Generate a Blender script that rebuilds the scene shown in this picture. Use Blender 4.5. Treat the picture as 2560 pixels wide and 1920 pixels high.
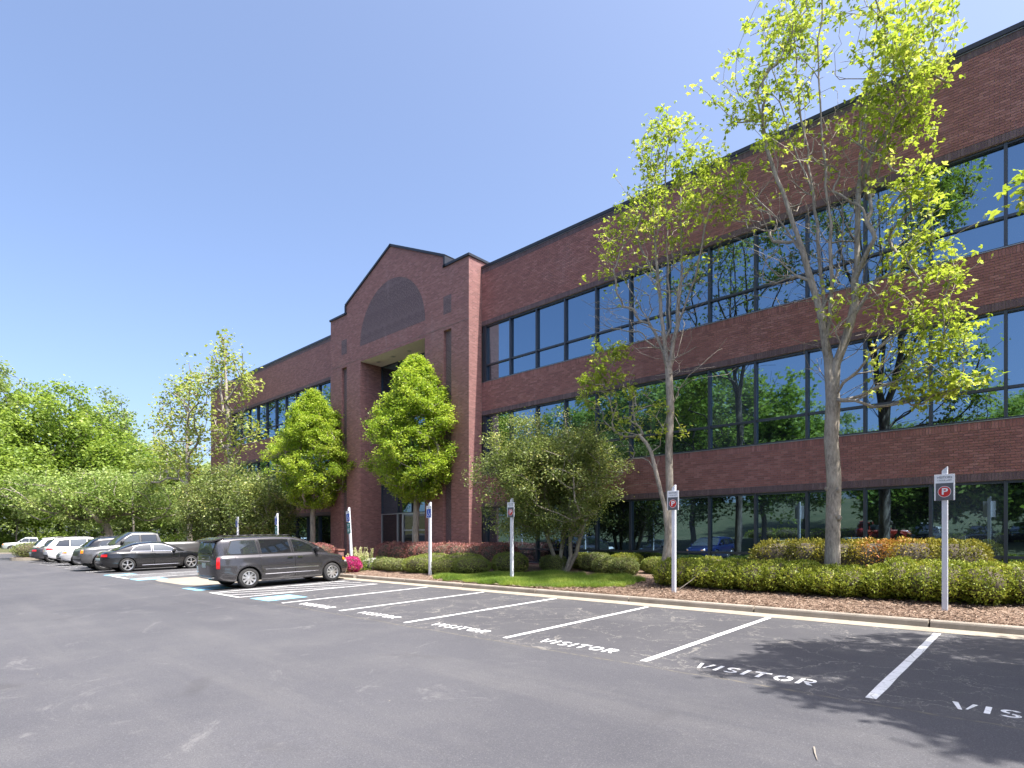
import bpy, bmesh, math, random
import numpy as np
from mathutils import Matrix, Vector

for o in list(bpy.data.objects):
    bpy.data.objects.remove(o, do_unlink=True)
SC = bpy.context.scene
COL = SC.collection

# ------------------------------------------------------------------ camera
F, CX, HY, CZ = 1462.0, 1280.0, 1345.0, 1.584      # focal length, centre, horizon (photo pixels), eye height
CA, SA = 0.73237, 0.68088                           # cos / sin of the camera yaw
cam = bpy.data.cameras.new('camera')
cam.sensor_width = 36.0; cam.sensor_fit = 'HORIZONTAL'
cam.lens = 36.0 * F / 2560.0
cam.shift_y = (HY - 960.0) / 2560.0
cam.clip_start = 0.05; cam.clip_end = 3000
camo = bpy.data.objects.new('camera', cam); COL.objects.link(camo)
camo.location = (0, 0, CZ)
camo.rotation_euler = (math.pi / 2, 0, math.atan2(SA, CA))
SC.camera = camo

# ------------------------------------------------------------------ sky, sun, exposure
SUN = Vector((0.436, 0.047, 0.899)).normalized()
world = bpy.data.worlds.new('World'); SC.world = world; world.use_nodes = True
wn = world.node_tree
bg = wn.nodes['Background']
sky = wn.nodes.new('ShaderNodeTexSky'); sky.sky_type = 'NISHITA'; sky.sun_disc = False
sky.sun_elevation = math.asin(SUN.z); sky.sun_rotation = math.atan2(SUN.x, SUN.y)
sky.altitude = 300; sky.air_density = 0.7; sky.dust_density = 5.0; sky.ozone_density = 3.0
wn.links.new(sky.outputs[0], bg.inputs[0])
bg.inputs[1].default_value = 0.102
sl = bpy.data.lights.new('sun', 'SUN'); sl.energy = 2.85; sl.angle = math.radians(0.53); sl.color = (1.0, 0.95, 0.87)
so = bpy.data.objects.new('sun', sl); COL.objects.link(so)
so.rotation_euler = SUN.to_track_quat('Z', 'Y').to_euler(); so.location = (30, 0, 60)
SC.view_settings.view_transform = 'Standard'; SC.view_settings.look = 'None'
SC.view_settings.gamma = 1.0; SC.view_settings.exposure = 1.95; SC.view_settings.use_curve_mapping = False
SC.render.engine = 'CYCLES'
SC.render.resolution_x = 1024; SC.render.resolution_y = 768
try:
    SC.cycles.max_bounces = 8; SC.cycles.diffuse_bounces = 4; SC.cycles.glossy_bounces = 3; SC.cycles.transmission_bounces = 4
    SC.cycles.transparent_max_bounces = 8; SC.cycles.caustics_reflective = False; SC.cycles.caustics_refractive = False
except Exception: pass

# ------------------------------------------------------------------ helpers
RNG = np.random.default_rng(7)
def ray(x, y):
    a = (x - CX) / F; b = (HY - y) / F
    return np.array((CA * a - SA, SA * a + CA, b))
def onY(x, y, Y):
    r = ray(x, y); t = Y / r[1]; return np.array((r[0] * t, Y, CZ + r[2] * t))
SLOPE, YK = 0.025, 12.64
def lotz(Y):
    return SLOPE * (Y - YK) if Y > 0 else SLOPE * (-YK) - 0.018 * Y
def lotza(Y):
    Y = np.asarray(Y, float)
    return np.where(Y > 0, SLOPE * (Y - YK), SLOPE * (-YK) - 0.018 * Y)
def bedz(Y): return 0.13 + 0.06 * (np.clip(Y, 12.8, 18.8) - 12.8)

def tag(o, label=None, cat=None, group=None, kind=None):
    if label: o['label'] = label
    if cat: o['category'] = cat
    if group: o['group'] = group
    if kind: o['kind'] = kind
    return o
def empty(name, loc=(0, 0, 0), rz=0.0, parent=None):
    o = bpy.data.objects.new(name, None); COL.objects.link(o)
    o.location = loc; o.rotation_euler = (0, 0, rz); o.empty_display_size = 0.2
    if parent: o.parent = parent
    return o
def link(name, me, mat=None, parent=None):
    if mat is not None:
        me.materials.clear() if False else None
        if len(me.materials) == 0: me.materials.append(mat)
    o = bpy.data.objects.new(name, me); COL.objects.link(o)
    if parent: o.parent = parent
    return o
def mesh(name, v, f, mat=None, parent=None, smooth=False, tint=None):
    me = bpy.data.meshes.new(name)
    me.from_pydata([tuple(map(float, p)) for p in v], [], [tuple(map(int, q)) for q in f]); me.update()
    if smooth: me.polygons.foreach_set('use_smooth', [True] * len(me.polygons))
    if tint is not None:
        at = me.attributes.new('tint', 'FLOAT', 'FACE'); at.data.foreach_set('value', np.asarray(tint, np.float32))
    return link(name, me, mat, parent)
def quads(name, V, mat=None, parent=None, tint=None, n=4, smooth=False):
    """V: (k,n,3) separate n-gons, made fast; tint: (k,3) per face"""
    V = np.asarray(V, np.float32); k = V.shape[0]
    me = bpy.data.meshes.new(name)
    me.vertices.add(k * n); me.vertices.foreach_set('co', V.reshape(-1))
    me.loops.add(k * n); me.loops.foreach_set('vertex_index', np.arange(k * n, dtype=np.int32))
    me.polygons.add(k); me.polygons.foreach_set('loop_start', np.arange(0, k * n, n, dtype=np.int32))
    try: me.polygons.foreach_set('loop_total', np.full(k, n, np.int32))
    except Exception: pass
    if tint is not None:
        T = np.ones((k, 4), np.float32); T[:, :3] = tint
        at = me.attributes.new('tint', 'FLOAT_COLOR', 'FACE'); at.data.foreach_set('color', T.reshape(-1))
    me.update(calc_edges=True)
    return link(name, me, mat, parent)
class MB:
    def __init__(s): s.v = []; s.f = []
    def add(s, v, f):
        n = len(s.v); s.v += [tuple(p) for p in v]; s.f += [tuple(i + n for i in q) for q in f]; return s
    def box(s, x0, x1, y0, y1, z0, z1):
        v = [(x, y, z) for z in (z0, z1) for (x, y) in ((x0, y0), (x1, y0), (x1, y1), (x0, y1))]
        return s.add(v, [(3, 2, 1, 0), (4, 5, 6, 7), (0, 1, 5, 4), (1, 2, 6, 5), (2, 3, 7, 6), (3, 0, 4, 7)])
    def prism(s, pts, axis, a, b):
        """extrude a 2D polygon; axis 'y': pts are (x,z)"""
        n = len(pts)
        if axis == 'y': v = [(p[0], a, p[1]) for p in pts] + [(p[0], b, p[1]) for p in pts]
        elif axis == 'z': v = [(p[0], p[1], a) for p in pts] + [(p[0], p[1], b) for p in pts]
        else: v = [(a, p[0], p[1]) for p in pts] + [(b, p[0], p[1]) for p in pts]
        f = [tuple(range(n)), tuple(range(2 * n - 1, n - 1, -1))] + [(i, i + n, (i + 1) % n + n, (i + 1) % n) for i in range(n)]
        return s.add(v, f)
    def tube(s, p0, p1, r0, r1=None, n=10, cap=True):
        r1 = r0 if r1 is None else r1
        p0 = Vector(p0); p1 = Vector(p1); d = (p1 - p0).normalized()
        a = d.orthogonal().normalized(); b = d.cross(a)
        v = []
        for p, r in ((p0, r0), (p1, r1)):
            for i in range(n):
                t = 2 * math.pi * i / n; v.append(p + a * (r * math.cos(t)) + b * (r * math.sin(t)))
        f = [(i, (i + 1) % n, (i + 1) % n + n, i + n) for i in range(n)]
        if cap: f += [tuple(range(n - 1, -1, -1)), tuple(range(n, 2 * n))]
        return s.add(v, f)
    def lathe(s, prof, n=28, axis='y'):
        """prof: list of (r, h); revolve about axis"""
        v = []
        for r, h in prof:
            for i in range(n):
                t = 2 * math.pi * i / n; c, q = r * math.cos(t), r * math.sin(t)
                v.append((c, h, q) if axis == 'y' else (c, q, h))
        f = []
        for k in range(len(prof) - 1):
            for i in range(n):
                j = (i + 1) % n; f.append((k * n + i, k * n + j, (k + 1) * n + j, (k + 1) * n + i))
        return s.add(v, f)
    def grid(s, G, close=False):
        """G: rows x cols x 3"""
        r = len(G); c = len(G[0]); v = [p for row in G for p in row]; f = []
        for i in range(r - 1):
            for j in range(c - 1): f.append((i * c + j, i * c + j + 1, (i + 1) * c + j + 1, (i + 1) * c + j))
        return s.add(v, f)
    def build(s, name, mat=None, parent=None, smooth=False, bevel=0.0, fix=True):
        me = bpy.data.meshes.new(name); me.from_pydata([tuple(map(float, p)) for p in s.v], [], s.f); me.update()
        if fix or bevel:
            bm = bmesh.new(); bm.from_mesh(me)
            if bevel: bmesh.ops.bevel(bm, geom=bm.edges[:], offset=bevel, segments=2, affect='EDGES', clamp_overlap=True)
            bmesh.ops.recalc_face_normals(bm, faces=bm.faces[:]); bm.to_mesh(me); bm.free()
        if smooth: me.polygons.foreach_set('use_smooth', [True] * len(me.polygons))
        return link(name, me, mat, parent)
def auto_smooth(o, ang=35):
    me = o.data; me.polygons.foreach_set('use_smooth', [True] * len(me.polygons))
    try: me.set_sharp_from_angle(angle=math.radians(ang))
    except Exception: pass
    return o
def copy_tree(o, parent=None):
    c = o.copy(); COL.objects.link(c)
    if parent is not None: c.parent = parent
    for ch in list(o.children): copy_tree(ch, c)
    return c
def text_obj(name, s, size, mat, parent, loc, rot=(math.pi / 2, 0, 0), sx=1.0, extrude=0.001, bold=0.0):
    cu = bpy.data.curves.new(name, 'FONT'); cu.body = s; cu.size = size; cu.extrude = extrude; cu.offset = bold
    cu.align_x = 'CENTER'; cu.align_y = 'CENTER'; cu.resolution_u = 3
    t = bpy.data.objects.new(name, cu); COL.objects.link(t)
    dg = bpy.context.evaluated_depsgraph_get(); me = bpy.data.meshes.new_from_object(t.evaluated_get(dg))
    bpy.data.objects.remove(t, do_unlink=True)
    me.materials.clear(); o = link(name, me, mat, parent); o.location = loc; o.rotation_euler = rot; o.scale = (sx, 1, 1)
    return o

# ------------------------------------------------------------------ materials
class NT:
    def __init__(s, name):
        s.m = bpy.data.materials.new(name); s.m.use_nodes = True; s.t = s.m.node_tree
        s.b = s.t.nodes['Principled BSDF']; s.out = s.t.nodes['Material Output']
    def n(s, typ, **kw):
        nd = s.t.nodes.new('ShaderNode' + typ)
        for k, v in kw.items():
            if k.startswith('_'): setattr(nd, k[1:], v)
            else: nd.inputs[k.replace('__', ' ')].default_value = v
        return nd
    def l(s, a, b): s.t.links.new(a, b); return s
    def set(s, **kw):
        for k, v in kw.items():
            k = k.replace('_', ' ')
            s.b.inputs[k].default_value = v
        return s
    def pos(s): return s.n('NewGeometry').outputs['Position']
    def noise(s, scale, detail=4, rough=0.55, vec=None, dist=0.0):
        nd = s.n('TexNoise', Scale=scale, Detail=detail, Roughness=rough, Distortion=dist)
        s.l(vec if vec is not None else s.pos(), nd.inputs['Vector']); return nd.outputs['Fac']
    def ramp(s, fac, stops):
        nd = s.n('ValToRGB'); e = nd.color_ramp.elements
        while len(e) < len(stops): e.new(0.5)
        for i, (p, c) in enumerate(stops):
            e[i].position = p; e[i].color = tuple(c) + ((1,) if len(c) == 3 else ())
        s.l(fac, nd.inputs[0]); return nd.outputs[0]
    def mix(s, fac, a, b, typ='MIX'):
        nd = s.t.nodes.new('ShaderNodeMix'); nd.data_type = 'RGBA'; nd.blend_type = typ
        for v, i in ((fac, 0), (a, 6), (b, 7)):
            if isinstance(v, (int, float)): nd.inputs[i].default_value = v
            elif isinstance(v, tuple): nd.inputs[i].default_value = v + ((1,) if len(v) == 3 else ())
            else: s.l(v, nd.inputs[i])
        return nd.outputs[2]
    def math(s, op, a, b=0.0, c=0.0):
        nd = s.n('Math', _operation=op)
        for v, i in ((a, 0), (b, 1), (c, 2)):
            if isinstance(v, (int, float)): nd.inputs[i].default_value = v
            else: s.l(v, nd.inputs[i])
        return nd.outputs[0]
    def bump(s, h, strength=0.3, dist=0.02):
        nd = s.n('Bump', Strength=strength, Distance=dist); s.l(h, nd.inputs['Height']); s.l(nd.outputs[0], s.b.inputs['Normal']); return s
    def col(s, c): s.l(c, s.b.inputs['Base Color']); return s
def plain(name, c, rough=0.5, metal=0.0, coat=0.0, spec=0.5, nvar=0.0, nscale=6.0, emit=None):
    m = NT(name); m.set(Roughness=rough, Metallic=metal, Coat_Weight=coat); m.b.inputs['Specular IOR Level'].default_value = spec
    if nvar > 0:
        a = tuple(max(0, x * (1 - nvar)) for x in c); b = tuple(min(1, x * (1 + nvar)) for x in c)
        m.col(m.ramp(m.noise(nscale, 5), [(0.3, a), (0.7, b)]))
    else: m.b.inputs['Base Color'].default_value = tuple(c) + (1,)
    return m.m
M = {}
def mat_asphalt():
    m = NT('asphalt'); p = m.pos()
    big = m.noise(0.16, 4, 0.5, dist=0.4); med = m.noise(0.9, 6, 0.7); fine = m.noise(70, 4, 0.8); grit = m.noise(190, 2, 0.7); peb = m.n('TexVoronoi', Scale=150.0); m.l(p, peb.inputs['Vector'])
    c = m.ramp(big, [(0.28, (0.054, 0.054, 0.065)), (0.72, (0.092, 0.092, 0.105))])
    c = m.mix(m.ramp(med, [(0.45, (0, 0, 0)), (0.85, (0.5, 0.5, 0.5))]), c, (0.145, 0.142, 0.145))
    st = m.n('Mapping'); st.inputs['Scale'].default_value = (0.10, 1.3, 1); m.l(p, st.inputs[0]); trk = m.noise(1.0, 5, 0.65, vec=st.outputs[0])
    c = m.mix(m.ramp(trk, [(0.50, (0, 0, 0)), (0.72, (0.32,) * 3)]), c, (0.155, 0.15, 0.15))
    c = m.mix(m.ramp(fine, [(0.38, (0.62,) * 3), (0.62, (0, 0, 0))]), c, (0.038, 0.038, 0.042))
    c = m.mix(m.ramp(peb.outputs['Color'], [(0.74, (0, 0, 0)), (0.95, (0.5,) * 3)]), c, (0.20, 0.198, 0.205))
    c = m.mix(m.ramp(grit, [(0.60, (0, 0, 0)), (0.74, (0.35,) * 3)]), c, (0.22, 0.217, 0.22))
    spot = m.noise(0.8, 7, 0.8, dist=1.5)
    c = m.mix(m.ramp(spot, [(0.58, (0, 0, 0)), (0.74, (0.55,) * 3)]), c, (0.20, 0.195, 0.195))
    oil = m.noise(0.62, 3, 0.5, dist=0.3)
    c = m.mix(m.ramp(oil, [(0.66, (0, 0, 0)), (0.76, (0.5,) * 3)]), c, (0.045, 0.044, 0.048))
    leaf = m.n('TexVoronoi', Scale=1.7, _feature='F1'); m.l(p, leaf.inputs['Vector'])
    c = m.mix(m.math('MULTIPLY', m.math('LESS_THAN', leaf.outputs['Distance'], 0.018), 0.7), c, (0.30, 0.26, 0.19))
    # old sealed bays next to the kerb: crazed with fine cracks; a sandy seam where they meet the lane
    sep = m.n('SeparateXYZ'); m.l(p, sep.inputs[0])
    bay = m.n('MapRange'); bay.inputs['From Min'].default_value = 6.98; bay.inputs['From Max'].default_value = 7.06
    wob = m.math('ADD', sep.outputs[1], m.math('MULTIPLY', m.noise(1.5, 3), 0.12)); m.l(wob, bay.inputs['Value'])
    v1 = m.n('TexVoronoi', _feature='DISTANCE_TO_EDGE', Scale=0.75); v2 = m.n('TexVoronoi', _feature='DISTANCE_TO_EDGE', Scale=2.1)
    nv = m.n('TexNoise', Scale=2.2, Detail=5.0, Roughness=0.65); m.l(p, nv.inputs['Vector'])
    wv = m.n('VectorMath', _operation='MULTIPLY_ADD'); m.l(nv.outputs['Color'], wv.inputs[0]); wv.inputs[1].default_value = (0.9, 0.9, 0.0); m.l(p, wv.inputs[2])
    for v in (v1, v2): m.l(wv.outputs[0], v.inputs['Vector'])
    cr = m.math('MAXIMUM', m.math('LESS_THAN', v1.outputs['Distance'], 0.0065), m.math('MULTIPLY', m.math('LESS_THAN', v2.outputs['Distance'], 0.011), m.math('GREATER_THAN', m.noise(0.5, 3), 0.47)))
    cr = m.math('MULTIPLY', m.math('MULTIPLY', cr, bay.outputs[0]), m.math('GREATER_THAN', m.noise(1.1, 4), 0.42))
    c = m.mix(m.math('MULTIPLY', bay.outputs[0], 0.22), c, (0.055, 0.052, 0.055))
    c = m.mix(m.math('MULTIPLY', cr, 0.7), c, (0.20, 0.19, 0.175))
    seam = m.math('SUBTRACT', 1.0, m.math('MULTIPLY', m.math('ABSOLUTE', m.math('SUBTRACT', wob, 7.06)), 28.0))
    seam = m.math('MULTIPLY', m.math('MAXIMUM', seam, 0.0), m.ramp(m.noise(7, 4), [(0.4, (0.1,) * 3), (0.65, (0.8,) * 3)]))
    c = m.mix(seam, c, (0.17, 0.15, 0.11))
    m.col(c); m.set(Roughness=0.78); m.b.inputs['Specular IOR Level'].default_value = 0.35
    m.l(m.ramp(big, [(0.3, (0.72,) * 3), (0.7, (0.86,) * 3)]), m.b.inputs['Roughness'])
    m.bump(m.math('ADD', fine, m.math('MULTIPLY', cr, -2.0)), 0.35, 0.006)
    return m.m
def mat_paint(name, c, wear=0.8):
    m = NT(name); p = m.pos()
    w = m.noise(14, 6, 0.75); k = m.noise(2.2, 5, 0.7)
    col = m.ramp(k, [(0.3, tuple(x * 0.86 for x in c)), (0.7, c)])
    v = m.n('TexVoronoi', _feature='DISTANCE_TO_EDGE', Scale=3.0); m.l(p, v.inputs['Vector'])
    crack = m.math('MULTIPLY', m.math('LESS_THAN', v.outputs['Distance'], 0.012), 0.6)
    chips = m.ramp(w, [(0.62 - wear * 0.1, (0, 0, 0)), (0.70, (0.7,) * 3)])
    col = m.mix(chips, col, (0.16, 0.16, 0.17)); col = m.mix(crack, col, (0.2, 0.19, 0.17))
    m.col(col); m.set(Roughness=0.62); m.bump(m.noise(90, 3), 0.2, 0.004); return m.m
def mat_concrete(name, a, b, stain=(0.16, 0.13, 0.10), bumpy=0.3):
    m = NT(name)
    c = m.ramp(m.noise(2.0, 6, 0.65), [(0.3, a), (0.7, b)])
    c = m.mix(m.ramp(m.noise(0.8, 5, 0.7, dist=0.8), [(0.52, (0, 0, 0)), (0.8, (0.6,) * 3)]), c, stain)
    c = m.mix(m.ramp(m.noise(120, 2), [(0.4, (0.25,) * 3), (0.6, (0, 0, 0))]), c, tuple(x * 0.5 for x in a))
    m.col(c); m.set(Roughness=0.85); m.bump(m.noise(60, 4, 0.7), bumpy, 0.006); return m.m
def mat_mulch():
    m = NT('mulch'); v = m.n('TexVoronoi', Scale=28.0, Randomness=1.0); mp = m.n('Mapping'); mp.inputs['Scale'].default_value = (1.0, 2.2, 1.0)
    mp.inputs['Rotation'].default_value = (0, 0, 0.5); m.l(m.pos(), mp.inputs[0]); m.l(mp.outputs[0], v.inputs['Vector'])
    c = m.ramp(v.outputs['Color'], [(0.1, (0.10, 0.062, 0.043)), (0.5, (0.21, 0.14, 0.10)), (0.9, (0.34, 0.25, 0.19))])
    c = m.mix(m.ramp(m.noise(1.2, 5), [(0.4, (0, 0, 0)), (0.75, (0.5,) * 3)]), c, (0.20, 0.13, 0.10))
    m.col(c); m.set(Roughness=0.95); m.bump(v.outputs['Distance'], 0.8, 0.03); return m.m
def mat_ground():
    m = NT('grass_ground')
    c = m.ramp(m.noise(0.35, 6, 0.6), [(0.25, (0.04, 0.05, 0.016)), (0.5, (0.075, 0.078, 0.03)), (0.75, (0.12, 0.105, 0.05))])
    c = m.mix(m.ramp(m.noise(30, 3), [(0.4, (0.5,) * 3), (0.7, (0, 0, 0))]), c, (0.035, 0.05, 0.015))
    m.col(c); m.set(Roughness=0.95); m.bump(m.noise(25, 4), 0.7, 0.05); return m.m
BRICK = [(0.0, (0.205, 0.095, 0.090)), (0.35, (0.255, 0.115, 0.107)), (0.7, (0.285, 0.130, 0.12)), (1.0, (0.34, 0.168, 0.158))]
DARKB = [(0.0, (0.088, 0.064, 0.076)), (0.5, (0.108, 0.079, 0.092)), (1.0, (0.14, 0.105, 0.118))]
def brick_weather(m, c):
    st = m.noise(0.45, 6, 0.7, dist=0.7)
    c = m.mix(m.ramp(st, [(0.56, (0, 0, 0)), (0.80, (0.20,) * 3)]), c, (0.42, 0.31, 0.32))
    sc = m.n('Mapping'); sc.inputs['Scale'].default_value = (1.6, 1.6, 0.22); m.l(m.pos(), sc.inputs[0])
    run = m.noise(1.0, 5, 0.7, vec=sc.outputs[0])
    c = m.mix(m.ramp(run, [(0.60, (0, 0, 0)), (0.82, (0.30,) * 3)]), c, (0.48, 0.38, 0.39))
    return m.mix(m.ramp(m.noise(30, 3), [(0.35, (0.3,) * 3), (0.6, (0, 0, 0))]), c, (0.17, 0.08, 0.075))
def mat_brick_tex(name, stops, herring=False):
    m = NT(name); sep = m.n('SeparateXYZ'); m.l(m.pos(), sep.inputs[0])
    u = m.math('ADD', sep.outputs[0], sep.outputs[1]); v = sep.outputs[2]
    if herring:
        pp = m.math('PINGPONG', u, 0.29); v2 = m.math('ADD', v, pp)
        cb = m.n('CombineXYZ'); m.l(m.math('MULTIPLY', pp, 0.8), cb.inputs[0]); m.l(v2, cb.inputs[1])
    else:
        cb = m.n('CombineXYZ'); m.l(u, cb.inputs[0]); m.l(v, cb.inputs[1])
    br = m.n('TexBrick', Scale=1.0, **{'Mortar__Size': 0.006, 'Mortar__Smooth': 0.2, 'Brick__Width': 0.203, 'Row__Height': 0.0677, 'Bias': 0.0})
    br.inputs['Color1'].default_value = (0, 0, 0, 1); br.inputs['Color2'].default_value = (1, 1, 1, 1); br.inputs['Mortar'].default_value = (0.5, 0.5, 0.5, 1)
    m.l(cb.outputs[0], br.inputs['Vector'])
    c = m.ramp(br.outputs['Color'], stops)
    c = brick_weather(m, c)
    c = m.mix(m.math('MULTIPLY', br.outputs['Fac'], 0.75), c, (0.25, 0.19, 0.185))
    m.col(c); m.set(Roughness=0.85); m.bump(m.math('MULTIPLY', br.outputs['Fac'], -1.0), 0.6, 0.008); return m.m
def mat_brick_geo(name, stops, per_object=False):
    m = NT(name)
    if per_object: r = m.n('ObjectInfo').outputs['Random']
    else: r = m.n('Attribute', _attribute_name='tint').outputs['Fac']
    c = m.ramp(r, stops); c = brick_weather(m, c); m.col(c); m.set(Roughness=0.85); m.bump(m.noise(70, 4), 0.25, 0.004); return m.m
def mat_leaf(name, stops, trans=0.35, rough=0.5, spec=0.4, back=1.15):
    """per-leaf colour from the tint attribute (r: leaf, g: clump)"""
    m = NT(name); at = m.n('Attribute', _attribute_name='tint'); sep = m.n('SeparateColor'); m.l(at.outputs['Color'], sep.inputs[0])
    f = m.math('ADD', m.math('MULTIPLY', sep.outputs[0], 0.5), m.math('MULTIPLY', sep.outputs[1], 0.5))
    c = m.ramp(f, stops); m.col(c); m.set(Roughness=rough); m.b.inputs['Specular IOR Level'].default_value = spec
    tr = m.n('BsdfTranslucent'); tc = m.mix(1.0, c, (back, back, back * 0.75), 'MULTIPLY'); m.l(tc, tr.inputs[0])
    mx = m.n('MixShader'); mx.inputs[0].default_value = trans; m.l(m.b.outputs[0], mx.inputs[1]); m.l(tr.outputs[0], mx.inputs[2]); m.l(mx.outputs[0], m.out.inputs[0])
    return m.m
def mat_bark(name, a, b, scale=9.0):
    m = NT(name); mp = m.n('Mapping'); mp.inputs['Scale'].default_value = (1, 1, 0.3); m.l(m.pos(), mp.inputs[0])
    n1 = m.noise(scale, 6, 0.7, vec=mp.outputs[0]); n2 = m.noise(2.0, 4, 0.6)
    c = m.ramp(n1, [(0.3, a), (0.62, b)]); c = m.mix(m.ramp(n2, [(0.45, (0, 0, 0)), (0.7, (0.5,) * 3)]), c, tuple(min(1, x * 1.25) for x in b))
    m.col(c); m.set(Roughness=0.9); m.bump(n1, 0.7, 0.02); return m.m
def mat_glass(name, refl, dark, rough=0.015, f0=0.55):
    """tinted reflective glazing: a coloured mirror film over a dark room"""
    m = NT(name); m.set(Roughness=0.3); m.b.inputs['Specular IOR Level'].default_value = 0.0
    rnd = m.n('ObjectInfo').outputs['Random']; m.col(m.ramp(rnd, [(0.0, dark), (0.6, dark), (0.85, tuple(x * 3.5 for x in dark)), (1.0, tuple(x * 7 for x in dark))]))
    gl = m.n('BsdfGlossy', Roughness=rough); gl.inputs[0].default_value = refl + (1,)
    wav = m.noise(0.55, 2, 0.5); bp = m.n('Bump', Strength=0.06, Distance=0.03); m.l(wav, bp.inputs['Height']); m.l(bp.outputs[0], gl.inputs['Normal'])
    lw = m.n('LayerWeight', Blend=0.35); fac = m.math('ADD', f0, m.math('MULTIPLY', lw.outputs['Fresnel'], 1 - f0))
    mx = m.n('MixShader'); m.l(fac, mx.inputs[0]); m.l(m.b.outputs[0], mx.inputs[1]); m.l(gl.outputs[0], mx.inputs[2]); m.l(mx.outputs[0], m.out.inputs[0]); return m.m
def mat_carpaint(name, c, metal=0.25, rough=0.32):
    m = NT(name); m.set(Roughness=rough, Metallic=metal, Coat_Weight=0.8, Coat_Roughness=0.06)
    d = m.noise(1.7, 5, 0.7)
    sep = m.n('SeparateXYZ'); tc = m.n('TexCoord'); m.l(tc.outputs['Object'], sep.inputs[0])
    dust = m.math('MULTIPLY', m.math('SUBTRACT', 0.75, sep.outputs[2]), 0.35); dust = m.math('MULTIPLY', m.math('MAXIMUM', dust, 0.0), d)
    m.col(m.mix(dust, tuple(c), (0.22, 0.2, 0.17))); return m.m
M['asphalt'] = mat_asphalt()
M['white_paint'] = mat_paint('road_paint_white', (0.80, 0.80, 0.80))
M['blue_paint'] = mat_paint('road_paint_blue', (0.22, 0.52, 0.72), 0.2)
M['gutter'] = mat_concrete('gutter_concrete', (0.27, 0.235, 0.185), (0.38, 0.335, 0.27))
M['kerb'] = mat_concrete('kerb_concrete', (0.26, 0.225, 0.185), (0.38, 0.335, 0.285), stain=(0.13, 0.115, 0.095))
M['walk'] = mat_concrete('walk_concrete', (0.25, 0.22, 0.18), (0.33, 0.295, 0.245))
M['mulch'] = mat_mulch(); M['ground'] = mat_ground()
M['chip'] = mat_leaf('mulch_chip', [(0.0, (0.08, 0.05, 0.036)), (0.5, (0.22, 0.15, 0.11)), (1.0, (0.42, 0.33, 0.26))], 0.0, 0.95, 0.1)
M['mortar'] = mat_concrete('mortar', (0.22, 0.18, 0.175), (0.30, 0.25, 0.245), stain=(0.25, 0.20, 0.20), bumpy=0.2)
M['brick_tex'] = mat_brick_tex('brick_wall', BRICK); M['dark_tex'] = mat_brick_tex('dark_brick_wall', DARKB); M['herring'] = mat_brick_tex('herringbone_brick', DARKB, True)
M['brick'] = mat_brick_geo('brick_piece', BRICK); M['dark_brick'] = mat_brick_geo('dark_brick_piece', DARKB); M['brick_one'] = mat_brick_geo('single_brick', BRICK, True)
M['coping'] = plain('coping_metal', (0.030, 0.033, 0.042), 0.4, 0.3)
M['frame'] = plain('window_frame_metal', (0.055, 0.065, 0.085), 0.38, 0.4)
M['sill'] = plain('sill_metal', (0.28, 0.29, 0.31), 0.35, 0.6)
M['alu'] = plain('door_aluminium', (0.42, 0.45, 0.50), 0.35, 0.6)
M['soffit'] = plain('soffit_paint', (0.62, 0.58, 0.48), 0.8, nvar=0.04)
M['glass'] = mat_glass('reflective_glass', (0.30, 0.46, 0.62), (0.010, 0.013, 0.016))
M['glass_door'] = mat_glass('door_glass', (0.5, 0.52, 0.55), (0.012, 0.013, 0.015), f0=0.18)
M['roof'] = plain('roof_membrane', (0.35, 0.35, 0.34), 0.9)
M['white_metal'] = plain('white_enamel', (0.62, 0.64, 0.70), 0.4, nvar=0.03)
M['sign_white'] = plain('sign_white', (0.78, 0.79, 0.82), 0.45); M['sign_grey'] = plain('sign_grey', (0.10, 0.105, 0.12), 0.5)
M['sign_red'] = plain('sign_red', (0.52, 0.022, 0.022), 0.45); M['sign_blue'] = plain('sign_blue', (0.03, 0.085, 0.42), 0.45); M['sign_green'] = plain('sign_green', (0.02, 0.16, 0.16), 0.45)
M['sign_text'] = plain('sign_text', (0.10, 0.11, 0.13), 0.5)
# ================================================================== setting
def ground_z(X, Y):
    z = lotza(Y) - 0.10
    z = np.where(Y > 12.5, -0.06, z)
    t = np.clip((-11.5 - Y) / 9.0, 0, 1); t = t * t * (3 - 2 * t)
    z = z + t * 1.45
    h = np.clip((-33.0 - Y) / 45.0, 0, 1); h = h * h * (3 - 2 * h)
    z = z + h * 7.0 - 0.018 * 0 * Y
    z = np.where(Y < -20, np.maximum(np.minimum(z, 1.28 + h * 7.0), 1.28), z)
    z = z + 0.35 * np.clip((-82 - X) / 20, 0, 1)
    return z
gx = np.concatenate([[-1500, -700, -350, -220, -160], np.arange(-130, 61, 5.0), [80, 120, 200, 400, 900, 1500]])
gy = np.concatenate([[-1500, -700, -300, -180, -130, -100], np.arange(-80, -8, 3.0), [-6, -3, 0, 4, 8, 12.4, 12.6, 16, 20, 30, 45, 60, 90, 140, 250, 500, 1500]])
GX, GY = np.meshgrid(gx, gy); GZ = ground_z(GX, GY)
mb = MB(); mb.grid([[(GX[i, j], GY[i, j], GZ[i, j]) for j in range(len(gx))] for i in range(len(gy))])
tag(mb.build('ground', M['ground'], smooth=True), 'grassy ground around the lot and under the woods', kind='structure')

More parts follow.
